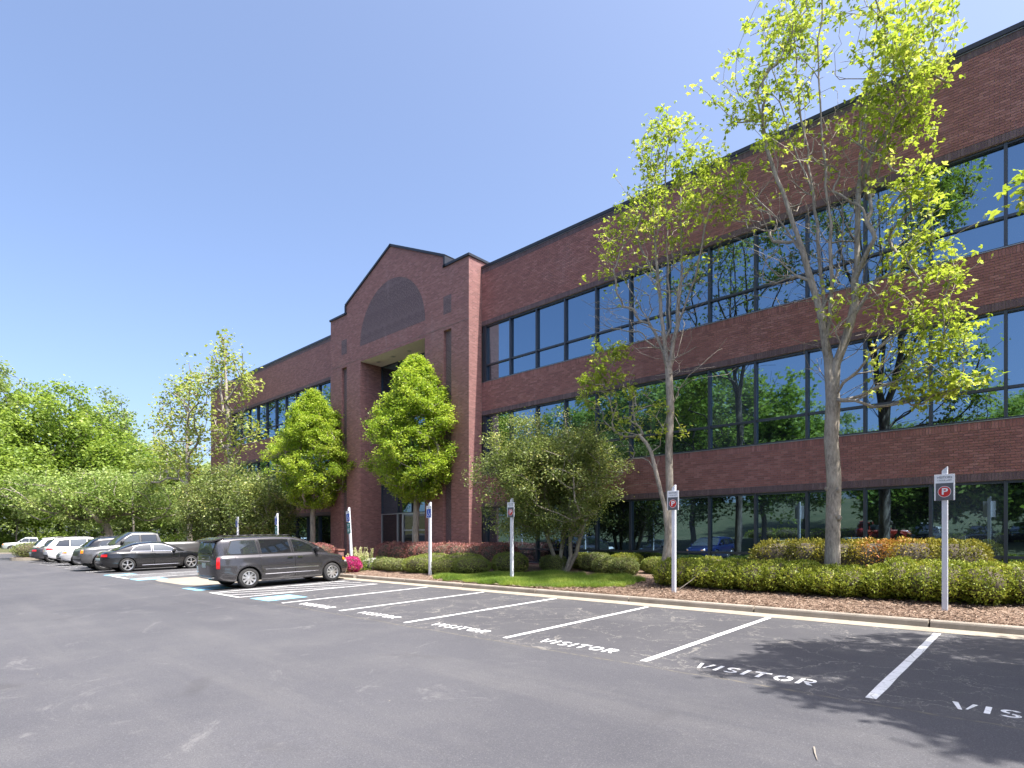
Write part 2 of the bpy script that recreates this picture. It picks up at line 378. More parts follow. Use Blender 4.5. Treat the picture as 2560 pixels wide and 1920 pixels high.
lot = empty('parking_lot'); tag(lot, 'dark asphalt parking lot with white painted bays', kind='structure')
mb = MB(); ys = [-11.5, -6, 0, 3, 6, 9, 12.16]; xs = list(np.arange(-82, 33, 4.0))
mb.grid([[(x, y, lotz(y)) for x in xs] for y in ys]); mb.build('asphalt_surface', M['asphalt'], lot)
mb = MB(); mb.grid([[(x, y, 1.30) for x in (-70, -30, 30)] for y in (-33, -27, -21.5)])
tag(mb.build('upper_parking_lot', M['asphalt']), 'upper parking lot seen mirrored in the windows', kind='structure')

def lz(y, k=1): return lotz(y) + 0.004 * k
def strip(name, pts, mat, k=1, parent=lot):
    """flat painted polygon on the lot, thin slab"""
    v = [(x, y, lz(y, k)) for x, y in pts]; return mesh(name, v, [tuple(range(len(pts)))], mat, parent)
def jit(a=0.008): return float(RNG.uniform(-a, a))
LINES = [1.29, -1.45, -4.21, -6.93, -9.67, -12.36, -14.97]
for i, x in enumerate(LINES):
    n = 9; ya, yb = 7.25 + jit(0.08), 12.05 + jit(0.05); w = 0.055
    ysn = np.linspace(ya, yb, n)
    pts = [(x - w + jit(.006), y) for y in ysn] + [(x + w + jit(.006), y) for y in ysn[::-1]]
    strip('parking_line', pts, M['white_paint'])
for x in (-35.84, -38.45, -41.1, -43.81, -46.43, -48.81, -51.4, -54.0):
    strip('parking_line', [(x - .055, 7.0), (x + .055, 7.0), (x + .055, 12.05), (x - .055, 12.05)], M['white_paint'])
for x in (-52, -46, -40, -34, -28, -22, -16, -10, -4, 2, 8):      # bays across the lane, behind the camera
    strip('parking_line', [(x - .055, -10.8), (x + .055, -10.8), (x + .055, -5.6), (x - .055, -5.6)], M['white_paint'])
# stencilled VISITOR letters: unit height 1, drawn as separate painted shapes
def arc(cx, cy, r0, r1, a0, a1, sx, n=8):
    A = np.radians(np.linspace(a0, a1, n))
    o = [(cx + sx * r1 * math.cos(t), cy + r1 * math.sin(t)) for t in A]; i = [(cx + sx * r0 * math.cos(t), cy + r0 * math.sin(t)) for t in A[::-1]]
    return o + i
GL = {
 'V': ([[(0, 1), (.20, 1), (.44, 0), (.30, 0)], [(.52, .14), (.60, .14), (.86, 1), (.68, 1)]], .86),
 'I': ([[(0, 0), (.20, 0), (.20, 1), (0, 1)]], .20),
 'S': ([arc(.36, .74, .13, .27, 30, 262, 1.25), arc(.36, .26, .13, .27, -150, 82, 1.25)], .70),
 'T': ([[(0, .80), (.78, .80), (.78, 1), (0, 1)], [(.29, 0), (.49, 0), (.49, .74), (.29, .74)]], .78),
 'O': ([arc(.42, .5, .28, .5, 97, 263, .84, 12), arc(.42, .5, .28, .5, -83, 83, .84, 12)], .84),
 'R': ([[(0, 0), (.2, 0), (.2, 1), (0, 1)], [(.26, 1), (.26, .82)] + [(.50 + .10 * math.cos(t), .69 + .13 * math.sin(t)) for t in np.linspace(1.57, -1.57, 6)] + [(.26, .56), (.26, .40), (.48, .40)] + [(.50 + .24 * math.cos(t), .70 + .30 * math.sin(t)) for t in np.linspace(-1.57, 1.57, 8)], [(.30, .36), (.50, .36), (.78, 0), (.55, 0)]], .78)}
def lettering(x0, x1, y0, h):
    word = 'VISITOR'; gap = .24; tot = sum(GL[c][1] for c in word) + gap * 6; sx = (x1 - x0) / tot
    u = 0.0
    for c in word:
        v = []; f = []
        for poly in GL[c][0]:
            b = len(v); v += [(x0 + (u + px) * sx, y0 + py * h, lz(y0 + py * h)) for px, py in poly]; f.append(tuple(range(b, b + len(poly))))
        mesh('painted_letter', v, f, M['white_paint'], lot); u += GL[c][1] + gap
for k, x in enumerate(LINES[1:-1] + [LINES[0]]):
    lettering(x - 2.12 + jit(.04), x - 0.62 + jit(.04), 7.34 + jit(.04), 0.28)
lettering(-14.40, -12.98, 7.32, 0.27)
# accessible bays: hatched aisles, blue panels with the wheelchair mark
def hatch(x0, x1, y0, y1, n):
    w = .05
    for a, b in (((x0, y0), (x0, y1)), ((x1, y0), (x1, y1)), ((x0 - w, y0), (x1 + w, y0))):
        if a[0] == b[0]: strip('aisle_line', [(a[0] - w, a[1]), (a[0] + w, a[1]), (b[0] + w, b[1]), (b[0] - w, b[1])], M['white_paint'])
        else: strip('aisle_line', [(a[0], a[1] - w), (b[0], b[1] - w), (b[0], b[1] + w), (a[0], a[1] + w)], M['white_paint'], 2)
    c0 = y0 - 2 * x1 + .25
    for i in range(n):
        c_ = c0 + 1.62 * i; xa, xb = max(x0, (y0 - c_) / 2), min(x1, (y1 - c_) / 2)
        if xb - xa > .2: strip('aisle_line', [(xa - .045, 2 * xa + c_), (xa + .045, 2 * xa + c_), (xb + .045, 2 * xb + c_), (xb - .045, 2 * xb + c_)], M['white_paint'], 2)
hatch(-19.45, -17.35, 7.02, 11.75, 6); hatch(-31.1, -28.7, 7.03, 11.9, 6)
def wheelchair2d():
    P = [arc(0, .02, .23, .31, 155, 400, 1, 14)]
    P.append([(-.02, .62), (.07, .62), (.07, .30), (-.02, .30)]); P.append([(.0, .34), (.36, .34), (.36, .26), (.0, .26)])
    P.append([(.28, .30), (.36, .30), (.50, -.14), (.42, -.16)]); P.append([(.42, -.16), (.60, -.10), (.58, -.02), (.44, -.06)]); P.append(arc(.0, .74, .0, .10, 0, 350, 1, 12)[:12])
    return P
def bluepad(x0, x1, y0, y1):
    sk = 0.03
    strip('accessible_pad', [(x0, y0), (x1, y0 + sk), (x1 - sk, y1), (x0 - sk, y1 - sk)], M['blue_paint'])
    v = []; f = []; s = .75
    for poly in wheelchair2d():
        b = len(v); v += [((x0 + x1) / 2 - .1 + px * s, (y0 + y1) / 2 - .18 + py * s, lz((y0 + y1) / 2 + py * s, 2)) for px, py in poly]; f.append(tuple(range(b, b + len(poly))))
    mesh('wheelchair_mark', v, f, M['white_paint'], lot)
bluepad(-16.78, -15.68, 7.1, 8.3); bluepad(-21.9, -20.5, 6.95, 8.15); bluepad(-28.35, -27.2, 7.0, 8.15); bluepad(-32.4, -31.35, 6.95, 8.1)

# gutter pan and kerb
gut = mesh('gutter', [(33, 12.12, lotz(12.12) + .006), (33, 12.66, .0), (-57, 12.66, .0), (-57, 12.12, lotz(12.12) + .006)], [(0, 1, 2, 3)], M['gutter'])
tag(gut, 'tan concrete gutter pan along the kerb', kind='structure')
kerb = empty('kerb'); tag(kerb, 'tan concrete kerb edging the planting bed', kind='structure')
prof = [(12.64, -.08), (12.645, .085), (12.652, .112), (12.668, .128), (12.69, .134), (12.76, .132), (12.785, .122), (12.79, -.08)]
km = MB(); L = 3.035; n = len(prof)
km.add([(x, y, z) for x in (0, L) for y, z in prof], [(i, i + 1, n + i + 1, n + i) for i in range(n - 1)] + [tuple(range(n)), tuple(range(2 * n - 1, n - 1, -1))])
ko = km.build('kerb_stone', M['kerb'], kerb); ko.location = (-1.63, 0, 0)
def kerb_at(x, s=1.0):
    o = ko.copy(); COL.objects.link(o); o.parent = kerb; o.location = (x, 0, 0); o.scale = (s, 1, 1)
for k in list(range(1, 10)): kerb_at(-1.63 + 3.07 * k)
for k in range(1, 6): kerb_at(-1.63 - 3.07 * k)
kerb_at(-1.63 - 3.07 * 6, 1.0); kerb_at(-22.3, .66)
for k in range(10): kerb_at(-30.9 - 2.95 * k + .1, .95)
# entrance apron running out between the accessible bays, and the entrance walk
ap = [(-27.05, 7.75), (-26.7, 7.5), (-25.9, 7.38), (-23.2, 7.40), (-22.6, 7.6), (-22.45, 8.2), (-22.45, 12.7), (-27.1, 12.7), (-27.1, 8.2)]
tag(mesh('entrance_apron', [(x, y, lotz(y) + .008) for x, y in ap], [tuple(range(len(ap)))], M['walk']), 'pale tan concrete apron between the accessible bays', kind='structure')
wk = [(-27.6, 12.62, .0), (-22.9, 12.62, .0), (-22.9, 14.5, .2), (-22.54, 18.0, .45), (-22.54, 19.4, .46), (-28.2, 19.4, .46), (-28.2, 18.0, .45), (-27.6, 14.5, .2)]
mb = MB(); mb.add([wk[0], wk[1], wk[2], wk[7], (-28.2, 18, .45), (-22.54, 18, .45), (-28.2, 19.4, .46), (-22.54, 19.4, .46)], [(0, 1, 2, 3), (3, 2, 5, 4), (4, 5, 7, 6)])
tag(mb.build('entrance_walk', M['walk']), 'concrete walk up to the entrance', kind='structure')
# planting bed
def bed(x0, x1, nm, lab):
    xs = np.linspace(x0, x1, max(6, int(abs(x1 - x0) / .45))); ysb = np.linspace(12.785, 18.79, 16); mb = MB(); R = np.random.default_rng(3)
    mb.grid([[(x, y, bedz(y) - .02 + (0 if j in (0, 15) else R.uniform(-.02, .03))) for x in xs] for j, y in enumerate(ysb)])
    tag(mb.build(nm, M['mulch'], smooth=True), lab, kind='structure')
bed(33, -22.92, 'mulch_bed', 'brown bark mulch bed between kerb and windows'); bed(-27.58, -57, 'mulch_bed', 'brown mulch bed in front of the far wing')
R = np.random.default_rng(11); k = 26000
u = R.random(k); cx = np.where(R.random(k) < .75, R.uniform(-11.5, 1.2, k), R.uniform(-23, -8, k)); cy = 12.8 + (R.random(k) ** 1.4) * 2.6
cz = bedz(cy) + R.uniform(.0, .035, k); a = R.uniform(0, 6.28, k); Lh = R.uniform(.012, .045, k); Wh = R.uniform(.004, .010, k); tz = R.uniform(-.5, .5, k)
d = np.stack([np.cos(a), np.sin(a), tz * .6], 1); sd = np.stack([-np.sin(a), np.cos(a), R.uniform(-.5, .5, k)], 1); c = np.stack([cx, cy, cz], 1)
V = np.stack([c - d * Lh[:, None] - sd * Wh[:, None], c + d * Lh[:, None] - sd * Wh[:, None], c + d * Lh[:, None] + sd * Wh[:, None], c - d * Lh[:, None] + sd * Wh[:, None]], 1)
tag(quads('mulch_chips', V, M['chip'], None, np.stack([R.random(k), R.random(k), R.random(k)], 1)), 'loose bark chips scattered over the mulch bed', 'mulch', kind='stuff')

# ================================================================== office building
YF = 18.8
bld = empty('office_building', (-19.4, YF, 0))
tag(bld, 'three-storey red brick office building with ribbon windows and gabled entrance tower', 'building')
INV = Matrix.Translation((19.4, -YF, 0))
def BP(o):           # parent to the building keeping world coordinates
    o.parent = bld; o.matrix_parent_inverse = INV; return o
Z1H, Z2S, Z2H, Z3S, Z3H, ZP = 3.01, 4.51, 7.22, 8.73, 11.35, 13.95
XR0, XR1, XL0, XL1 = -19.39, 9.0, -52.1, -31.35
mb = MB().box(XL0 + .3, XR1 - .3, 19.45, 42, -.2, 13.4); BP(mb.build('roof_slab', M['roof']))
# right wing: recessed mortar backing with real bricks, left wing: textured brick
BANDS = [(-.2, .52), (Z1H, Z2S), (Z2H, Z3S), (Z3H, ZP)]
for z0, z1 in BANDS:
    BP(MB().box(XR0, 1.602, YF + .012, YF + .4, z0, z1).build('wall', M['mortar'])); BP(MB().box(1.602, XR1, YF, YF + .4, z0, z1).build('wall', M['brick_tex']))
    BP(MB().box(XL0, XL1, YF, YF + .4, z0, z1).build('wall', M['brick_tex']))
BP(MB().box(XL0, -47.78, YF + .001, YF + .4, .52, Z3H - .001).build('wall', M['brick_tex']))
BP(MB().box(5.3, XR1, YF + .001, YF + .4, .52, Z3H - .001).build('wall', M['brick_tex']))
BP(MB().box(XL0, XL0 + .4, YF + .402, 42, -.2, ZP).build('wall', M['brick_tex']))
BP(MB().box(XR1 - .4, XR1, YF + .402, 42, -.2, ZP).build('wall', M['brick_tex']))
for z0, z1, mt in ((Z1H, Z1H + .2, 'dark_tex'), (Z2H, Z2H + .2, 'dark_tex'), (Z3H, Z3H + .2, 'dark_tex'), (ZP - .2, ZP, 'dark_tex')):
    BP(MB().box(XL0, XL1 - .01, YF - .004, YF + .05, z0, z1).build('soldier_course', M[mt])); BP(MB().box(1.603, XR1, YF - .004, YF + .05, z0, z1).build('soldier_course', M[mt]))
# bricks
RB = np.random.default_rng(5); bricks = []; soldiers_d = []; soldiers_r = []
XA, XB = XR0 + .005, 1.6
def courses(z0, z1):
    nrow = round((z1 - z0) / .0677); h = (z1 - z0) / nrow
    for r in range(nrow):
        x = XA - (0.1015 if r % 2 else 0.0)
        while x < XB:
            a = max(x, XA); b = min(x + .203, XB)
            if b - a > .03: bricks.append((a + .005, b - .005, z0 + r * h + .005, z0 + (r + 1) * h - .005))
            x += .203
def soldier(lst, z0, z1):
    x = XA
    while x < XB: lst.append((x + .004, x + .0637, z0 + .005, z1 - .005)); x += .0677
for z0, z1 in BANDS[1:3]:
    soldier(soldiers_d, z0, z0 + .2); courses(z0 + .2, z1 - .2); soldier(soldiers_r, z1 - .2, z1)
soldier(soldiers_d, Z3H, Z3H + .2); courses(Z3H + .2, ZP - .2); soldier(soldiers_d, ZP - .2, ZP); courses(-.0, .52)
B = np.array(bricks)
ctr = np.stack([(B[:, 0] + B[:, 1]) / 2, np.full(len(B), YF), (B[:, 2] + B[:, 3]) / 2 - CZ], 1)
full = (B[:, 1] - B[:, 0]) > .19; vis = (B[:, 2] > 2.9) & (ctr[:, 0] < -.75)
rank = np.where(full & vis, np.linalg.norm(ctr, axis=1), 1e9); near = np.argsort(rank)[:300]; isn = np.zeros(len(B), bool); isn[near] = True
def brick_quads(A, yf, dep, rng):
    x0, x1, z0, z1 = A.T; y0 = yf + rng.uniform(-.0015, .0015, len(A)); y1 = np.full(len(A), yf + dep)
    def q(*c): return np.stack([np.stack(p, 1) for p in c], 1)
    return np.concatenate([q((x0, y0, z0), (x1, y0, z0), (x1, y0, z1), (x0, y0, z1)), q((x0, y0, z1), (x1, y0, z1), (x1, y1, z1), (x0, y1, z1)), q((x0, y1, z0), (x1, y1, z0), (x1, y0, z0), (x0, y0, z0)), q((x0, y1, z0), (x0, y0, z0), (x0, y0, z1), (x0, y1, z1)), q((x1, y0, z0), (x1, y1, z0), (x1, y1, z1), (x1, y0, z1))])
def brick_stuff(A, mat, name):
    t = RB.random(len(A)); T = np.tile(np.stack([t, t, t], 1), (5, 1)); o = quads(name, brick_quads(A, YF, .014, RB), mat, None, T); BP(o); o['kind'] = 'stuff'
brick_stuff(B[~isn], M['brick'], 'bricks'); brick_stuff(np.array(soldiers_r), M['brick'], 'soldier_bricks'); brick_stuff(np.array(soldiers_d), M['dark_brick'], 'dark_soldier_bricks')
w, h = .193, float(B[near[0], 3] - B[near[0], 2])
um = MB().box(-w / 2, w / 2, 0, .016, -h / 2, h / 2); one = um.build('brick', M['brick_one'], bevel=.003)
for i, j in enumerate(near):
    o = one if i == 0 else one.copy()
    if i: COL.objects.link(o)
    BP(o); o.location = ((B[j, 0] + B[j, 1]) / 2, YF - .001 + RB.uniform(-.0015, .0015), (B[j, 2] + B[j, 3]) / 2)
# copings
def coping(x0, x1, z):
    BP(MB().box(x0, x1, YF - .05, YF + .45, z + .002, z + .14).build('coping', M['coping'], bevel=.01)); BP(MB().box(x0, x1, YF - .02, YF + .001 - .003, z - .02, z + .001).build('coping_drip', M['sill']))
coping(XR0 + .001, XR1, ZP); coping(XL0, XL1 - .001, ZP)
# windows
BAY = 1.523; GYF = YF + .10
def window_proto(z0, z1, tr):
    mw = .035; f = MB().box(-mw, mw, -.03, .12, 0, z1 - z0)
    f.box(mw, BAY - mw, -.01, .12, z1 - z0 - .06, z1 - z0).box(mw, BAY - mw, -.01, .12, 0, .07).box(mw, BAY - mw, .01, .12, tr - .035, tr + .035)
    fo = f.build('window', M['frame']); ps = []
    for a, b in ((.07, tr - .035), (tr + .035, z1 - z0 - .06)):
        p = mesh('pane', [(mw, .08, a), (BAY - mw, .08, a), (BAY - mw, .08, b), (mw, .08, b)], [(0, 1, 2, 3)], M['glass'], fo); ps.append(p)
    return fo
RW = np.random.default_rng(21)
protos = [window_proto(.52, Z1H, .58), window_proto(Z2S, Z2H, .80), window_proto(Z3S, Z3H, .80)]; used = [False] * 3
def place_window(k, x):
    z = (.52, Z2S, Z3S)[k]
    if not used[k]: o = protos[k]; used[k] = True
    else: o = copy_tree(protos[k])
    BP(o); o.location = (x, GYF - .02, z)
    for p in o.children:
        p.rotation_euler = (math.radians(RW.normal(0, .2)), 0, math.radians(RW.normal(0, .2)))
for k in range(3):
    for i in range(16): place_window(k, -19.18 + BAY * i)
    for i in range(11): place_window(k, -34.29 + 1.495 * 2 - 1.495 * i - BAY + .0)
for k, z in ((0, .52), (1, Z2S), (2, Z3S)):
    zt = (Z1H, Z2H, Z3H)[k]
    for x0, x1 in ((-19.25, 5.3), (-47.8, -31.36)):
        BP(MB().box(x0, x1, YF - .015, YF + .07, z - .001, z + .018).build('sill', M['sill']))
        BP(MB().box(x0 - .13, x0 + .001, YF + .05, YF + .3, z + .02, zt).build('jamb', M['frame'])) 
# entrance tower
TY = 18.0; xl, xr, cxm = -31.35, -19.39, -25.37; o0, o1 = -28.2, -22.54; s0, s1 = -30.15, -29.59; r0, r1 = -21.15, -20.59; ZT = 11.35
for a, b, yb in ((xl, s0, YF), (s1, o0, 19.4), (o1, r0, 19.4), (r1, xr, YF)):
    BP(MB().box(a, b, TY, yb, -.2, ZT).build('pier', M['brick_tex']))
for a, b in ((s0, s1), (r0, r1)):
    BP(MB().box(a + .001, b - .001, TY + .16, TY + .3, -.2, ZT - .001).build('herringbone_panel', M['herring']))
    BP(MB().box(a, b, TY - .003, TY + .02, 12.10, 12.95).build('herringbone_square', M['herring']))
g = [(xl, ZT), (xr, ZT), (xr, 14.33), (cxm + 4.27, 14.33), (cxm + 4.27, 14.83), (cxm, 16.78), (cxm - 4.27, 14.83), (cxm - 4.27, 14.33), (xl, 14.33)]
BP(MB().prism(g, 'y', TY + .0005, 19.6).build('gable_wall', M['brick_tex']))
sem = [(cxm + 2.86 * math.cos(t), 12.2 + 2.86 * math.sin(t)) for t in np.linspace(0, math.pi, 40)]
BP(MB().prism(sem, 'y', TY - .003, TY + .03).build('arched_panel', M['herring']))
rim = [(cxm + 2.98 * math.cos(t), 12.2 + 2.98 * math.sin(t)) for t in np.linspace(0, math.pi, 40)]
prf = g[2:]
for a, b in zip(prf[:-1], prf[1:]):
    a = np.array(a); b = np.array(b); d = (b - a) / np.linalg.norm(b - a); nrm = np.array((d[1], -d[0]));
    if nrm[1] < 0: nrm = -nrm
    if abs(d[0]) < .1: nrm = np.array((1.0 if a[0] > cxm else -1.0, 0))
    e = .06 if abs(d[0]) > .1 else .0
    q = [a - d * e, b + d * e, b + d * e + nrm * .11, a - d * e + nrm * .11]
    BP(MB().prism([tuple(p) for p in q], 'y', TY - .06, 19.66).build('coping', M['coping']))
BP(MB().box(xl, xr + .002, TY - .012, TY + .0, 11.50, 11.515).build('joint', M['mortar']))
BP(mesh('soffit', [(o0, TY + .001, ZT - .004), (o1, TY + .001, ZT - .004), (o1, 19.4, ZT - .004), (o0, 19.4, ZT - .004)], [(3, 2, 1, 0)], M['soffit']))
lamp = plain('downlight_glass', (0.25, 0.25, 0.24), .3); trim = plain('downlight_trim', (.5, .48, .44), .4, .5)
for x in (-27.5, -26.1, -24.7, -23.3):
    d = MB().lathe([(.0, -.012), (.085, -.012), (.12, -.018), (.12, 0)], 20, 'z').build('downlight', trim); BP(d); d.location = (x, 18.7, ZT - .004)
    d2 = MB().lathe([(0.0, -.016), (.08, -.015)], 16, 'z').build('lens', lamp, d)
GY = 19.42; cols = [o0, -26.64, -25.36, -24.1, o1]; rows = [.46, 2.95, 4.6, 7.2, 8.75, ZT - .01]
for i in range(4):
    for j in range(1, 5):
        x0, x1, z0, z1 = cols[i], cols[i + 1], rows[j], rows[j + 1]; m = .035
        f = MB().box(x0, x0 + m, GY - .06, GY + .06, z0, z1).box(x1 - m, x1 - .001, GY - .06, GY + .06, z0, z1).box(x0 + m, x1 - m, GY - .05, GY + .06, z0, z0 + m).box(x0 + m, x1 - m, GY - .05, GY + .06, z1 - m, z1 - .001)
        w_ = BP(f.build('window', M['frame'])); mesh('pane', [(x0 + m, GY, z0 + m), (x1 - m, GY, z0 + m), (x1 - m, GY, z1 - m), (x0 + m, GY, z1 - m)], [(0, 1, 2, 3)], M['glass'], w_)
def lite(x0, x1, z0, z1, nm, mt, mm, gl):
    f = MB().box(x0, x0 + mm, GY - .06, GY + .05, z0, z1).box(x1 - mm, x1, GY - .06, GY + .05, z0, z1).box(x0 + mm, x1 - mm, GY - .05, GY + .05, z0, z0 + mm).box(x0 + mm, x1 - mm, GY - .05, GY + .05, z1 - mm, z1)
    o = BP(f.build(nm, mt)); mesh('pane', [(x0 + mm, GY, z0 + mm), (x1 - mm, GY, z0 + mm), (x1 - mm, GY, z1 - mm), (x0 + mm, GY, z1 - mm)], [(0, 1, 2, 3)], gl, o); return o
lite(o0 + .001, -26.66, .46, 2.945, 'side_lite', M['alu'], .04, M['glass_door'])
lite(-26.655, -26.2, .46, 2.945, 'side_lite', M['alu'], .035, M['glass_door']); lite(-24.0, o1 - .001, .46, 2.945, 'side_lite', M['alu'], .05, M['glass_door'])
for x0, x1, hx in ((-26.195, -25.11, -25.25), (-25.105, -24.005, -24.96)):
    d = lite(x0, x1, .46, 2.945, 'door', M['alu'], .09, M['glass_door'])
    MB().box(x0 + .09, x1 - .09, GY - .055, GY + .04, 1.98, 2.04).build('mid_rail', M['alu'], d)
    MB().tube((hx, GY - .1, 1.1), (hx, GY - .1, 2.2), .016).build('handle', M['alu'], d)
BP(MB().box(xl + .3, xr - .3, 19.62, 30, 13.3, 14.0).build('penthouse_roof', M['roof']))
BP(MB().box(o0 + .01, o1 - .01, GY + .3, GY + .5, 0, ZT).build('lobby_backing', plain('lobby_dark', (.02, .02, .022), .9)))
# low brick planter walls beside the entrance
pw = empty('planter_wall', (-27.6, 16.6, .3)); tag(pw, 'low red brick planter wall left of the entrance walk', 'wall')
MB().box(-1.1, .0, -.3, .0, -.4, .62).build('brick_face', M['brick_tex'], pw); MB().box(-1.14, .04, -.34, .04, .621, .70).build('cap', plain('brick_cap', (.30, .13, .10), .8, nvar=.1), pw)
# ================================================================== vegetation
def unit(v): return v / np.maximum(np.linalg.norm(v, axis=-1, keepdims=True), 1e-9)
def skeleton(trunk, A, rng, kmin=0, step=.5, wdir=.7, down=1.5, sag=.0, curve=.35, leaders=()):
    A = np.asarray(A, float); trunk = np.asarray(trunk, float); k = len(trunk)
    N = k + int(sum(max(1, 1) for _ in A) * 40) + 10
    P = np.zeros((N, 3)); D = np.zeros((N, 3)); par = np.full(N, -1, int); P[:k] = trunk
    D[1:k] = unit(trunk[1:] - trunk[:-1]); D[0] = D[1] if k > 1 else (0, 0, 1); par[1:k] = np.arange(k - 1); n = k
    for ld in leaders:
        ld = np.asarray(ld, float); prev = int(np.argmin(np.linalg.norm(P[:n] - ld[0], axis=1)))
        for q in range(1, len(ld)):
            m = max(1, int(np.linalg.norm(ld[q] - ld[q - 1]) / (step * 1.3)))
            for s in range(1, m + 1):
                pt = ld[q - 1] + (ld[q] - ld[q - 1]) * s / m + rng.normal(0, .02, 3)
                P[n] = pt; dv = pt - P[prev]; D[n] = dv / (np.linalg.norm(dv) + 1e-9); par[n] = prev; prev = n; n += 1
    tips = np.zeros(len(A), int)
    dist0 = np.min(np.linalg.norm(A[:, None] - trunk[None, kmin:], axis=2), axis=1)
    for ai in np.argsort(dist0):
        a = A[ai]; v = a - P[kmin:n]; d = np.linalg.norm(v, axis=1) + 1e-6
        cs = (v * D[kmin:n]).sum(1) / d
        cost = d * (1 + wdir * (1 - cs)) + down * np.maximum(0, P[kmin:n, 2] - a[2])
        j = int(np.argmin(cost)) + kmin; dd = d[j - kmin]; m = max(1, min(30, int(dd / step)))
        p0 = P[j]; c1 = p0 + D[j] * dd * curve + np.array((0, 0, .08 * dd)); prev = j
        for q in range(1, m + 1):
            t = q / m; pt = (1 - t) ** 2 * p0 + 2 * t * (1 - t) * c1 + t * t * a
            if q < m: pt = pt + rng.normal(0, .05 * step, 3)
            P[n] = pt; dv = pt - P[prev]; D[n] = dv / (np.linalg.norm(dv) + 1e-9); par[n] = prev; prev = n; n += 1
            if n >= N - 2: break
        tips[ai] = prev
        if n >= N - 40: break
    return P[:n], par[:n], tips
def tube_mesh(P, par, r, name, mat, parent, rmin_skip=0.0):
    n = len(P); kids = [[] for _ in range(n)]
    for i in range(1, n): 
        if par[i] >= 0: kids[par[i]].append(i)
    V = []; Fc = []; nv = 0
    starts = [(0, None)]; 
    while starts:
        i, frm = starts.pop(); chain = ([frm] if frm is not None else []) + [i]; j = i
        while kids[j]:
            ks = sorted(kids[j], key=lambda q: -r[q]); 
            for q in ks[1:]: starts.append((q, j))
            j = ks[0]; chain.append(j)
        if len(chain) < 2: continue
        pts = P[chain]; rr = r[chain].copy()
        if frm is not None: rr[0] = min(rr[0], rr[1] * 1.25)
        if rr.max() < rmin_skip: continue
        ns = 10 if rr.max() > .09 else (6 if rr.max() > .03 else (4 if rr.max() > .012 else 3))
        d = np.gradient(pts, axis=0); d = unit(d); ref = np.array((.31, .83, .2)) if abs(d[0][2]) > .5 else np.array((0, 0, 1.0))
        a = unit(np.cross(d, ref)); b = np.cross(d, a); th = np.linspace(0, 2 * math.pi, ns, endpoint=False)
        ring = pts[:, None] + rr[:, None, None] * (np.cos(th)[None, :, None] * a[:, None] + np.sin(th)[None, :, None] * b[:, None])
        V.append(ring.reshape(-1, 3)); c = len(chain)
        idx = nv + np.arange(c * ns).reshape(c, ns); nx = np.roll(idx, -1, 1)
        Fc.append(np.stack([idx[:-1], nx[:-1], nx[1:], idx[1:]], -1).reshape(-1, 4)); nv += c * ns
    V = np.concatenate(V); Fc = np.concatenate(Fc)
    me = bpy.data.meshes.new(name); me.vertices.add(len(V)); me.vertices.foreach_set('co', V.astype(np.float32).reshape(-1))
    me.loops.add(Fc.size); me.loops.foreach_set('vertex_index', Fc.astype(np.int32).reshape(-1))
    me.polygons.add(len(Fc)); me.polygons.foreach_set('loop_start', np.arange(0, Fc.size, 4, dtype=np.int32))
    try: me.polygons.foreach_set('loop_total', np.full(len(Fc), 4, np.int32))
    except Exception: pass
    me.update(calc_edges=True); me.polygons.foreach_set('use_smooth', [True] * len(Fc))
    return link(name, me, mat, parent)
def leaf_quads(C, D, Nn, L, W, rng, cup=.12):
    S = unit(np.cross(D, Nn)); Nn = unit(np.cross(S, D)); L = L[:, None]; W = W[:, None]
    return np.stack([C, C + D * L * .48 + S * W * .5 + Nn * L * cup, C + D * L, C + D * L * .48 - S * W * .5 + Nn * L * cup], 1)
def leaves(centers, n_each, sig, L, W, rng, droop=.25, flat=.55, out=None, zs=.8, lobed=False):
    """clusters of leaves round twig ends"""
    idx = np.repeat(np.arange(len(centers)), n_each); k = len(idx)
    C = centers[idx] + rng.normal(0, 1, (k, 3)) * np.array((1, 1, zs)) * sig
    D = rng.normal(0, 1, (k, 3)) * np.array((1, 1, flat)); D[:, 2] -= droop
    if out is not None: D += unit(C - out) * .7
    D = unit(D); Nn = rng.normal(0, .55, (k, 3)) + np.array((0, 0, 1.0)); Nn = unit(Nn)
    s = rng.uniform(.65, 1.25, k); g = rng.random(len(centers))[idx]
    T = np.stack([rng.random(k), g, rng.random(k)], 1)
    if lobed:      # palmate leaf: a middle lobe and two side lobes
        S = unit(np.cross(D, Nn)); out_ = [leaf_quads(C, D, Nn, L * s, W * s * .62, rng)]
        for sg in (-1, 1): out_.append(leaf_quads(C, unit(D * .55 + S * sg * .83), Nn, L * s * .78, W * s * .55, rng))
        return np.concatenate(out_), np.concatenate([T, T, T])
    return leaf_quads(C, D, Nn, L * s, W * s, rng), T
def radii(par, n, r0, tipr, p=.5):
    cnt = np.zeros(n); has = np.zeros(n, bool); has[par[par >= 0]] = True; cnt[~has] = 1
    for i in range(n - 1, 0, -1):
        if par[i] >= 0: cnt[par[i]] += cnt[i]
    r = r0 * (cnt / cnt[0]) ** p; return np.maximum(r, tipr)
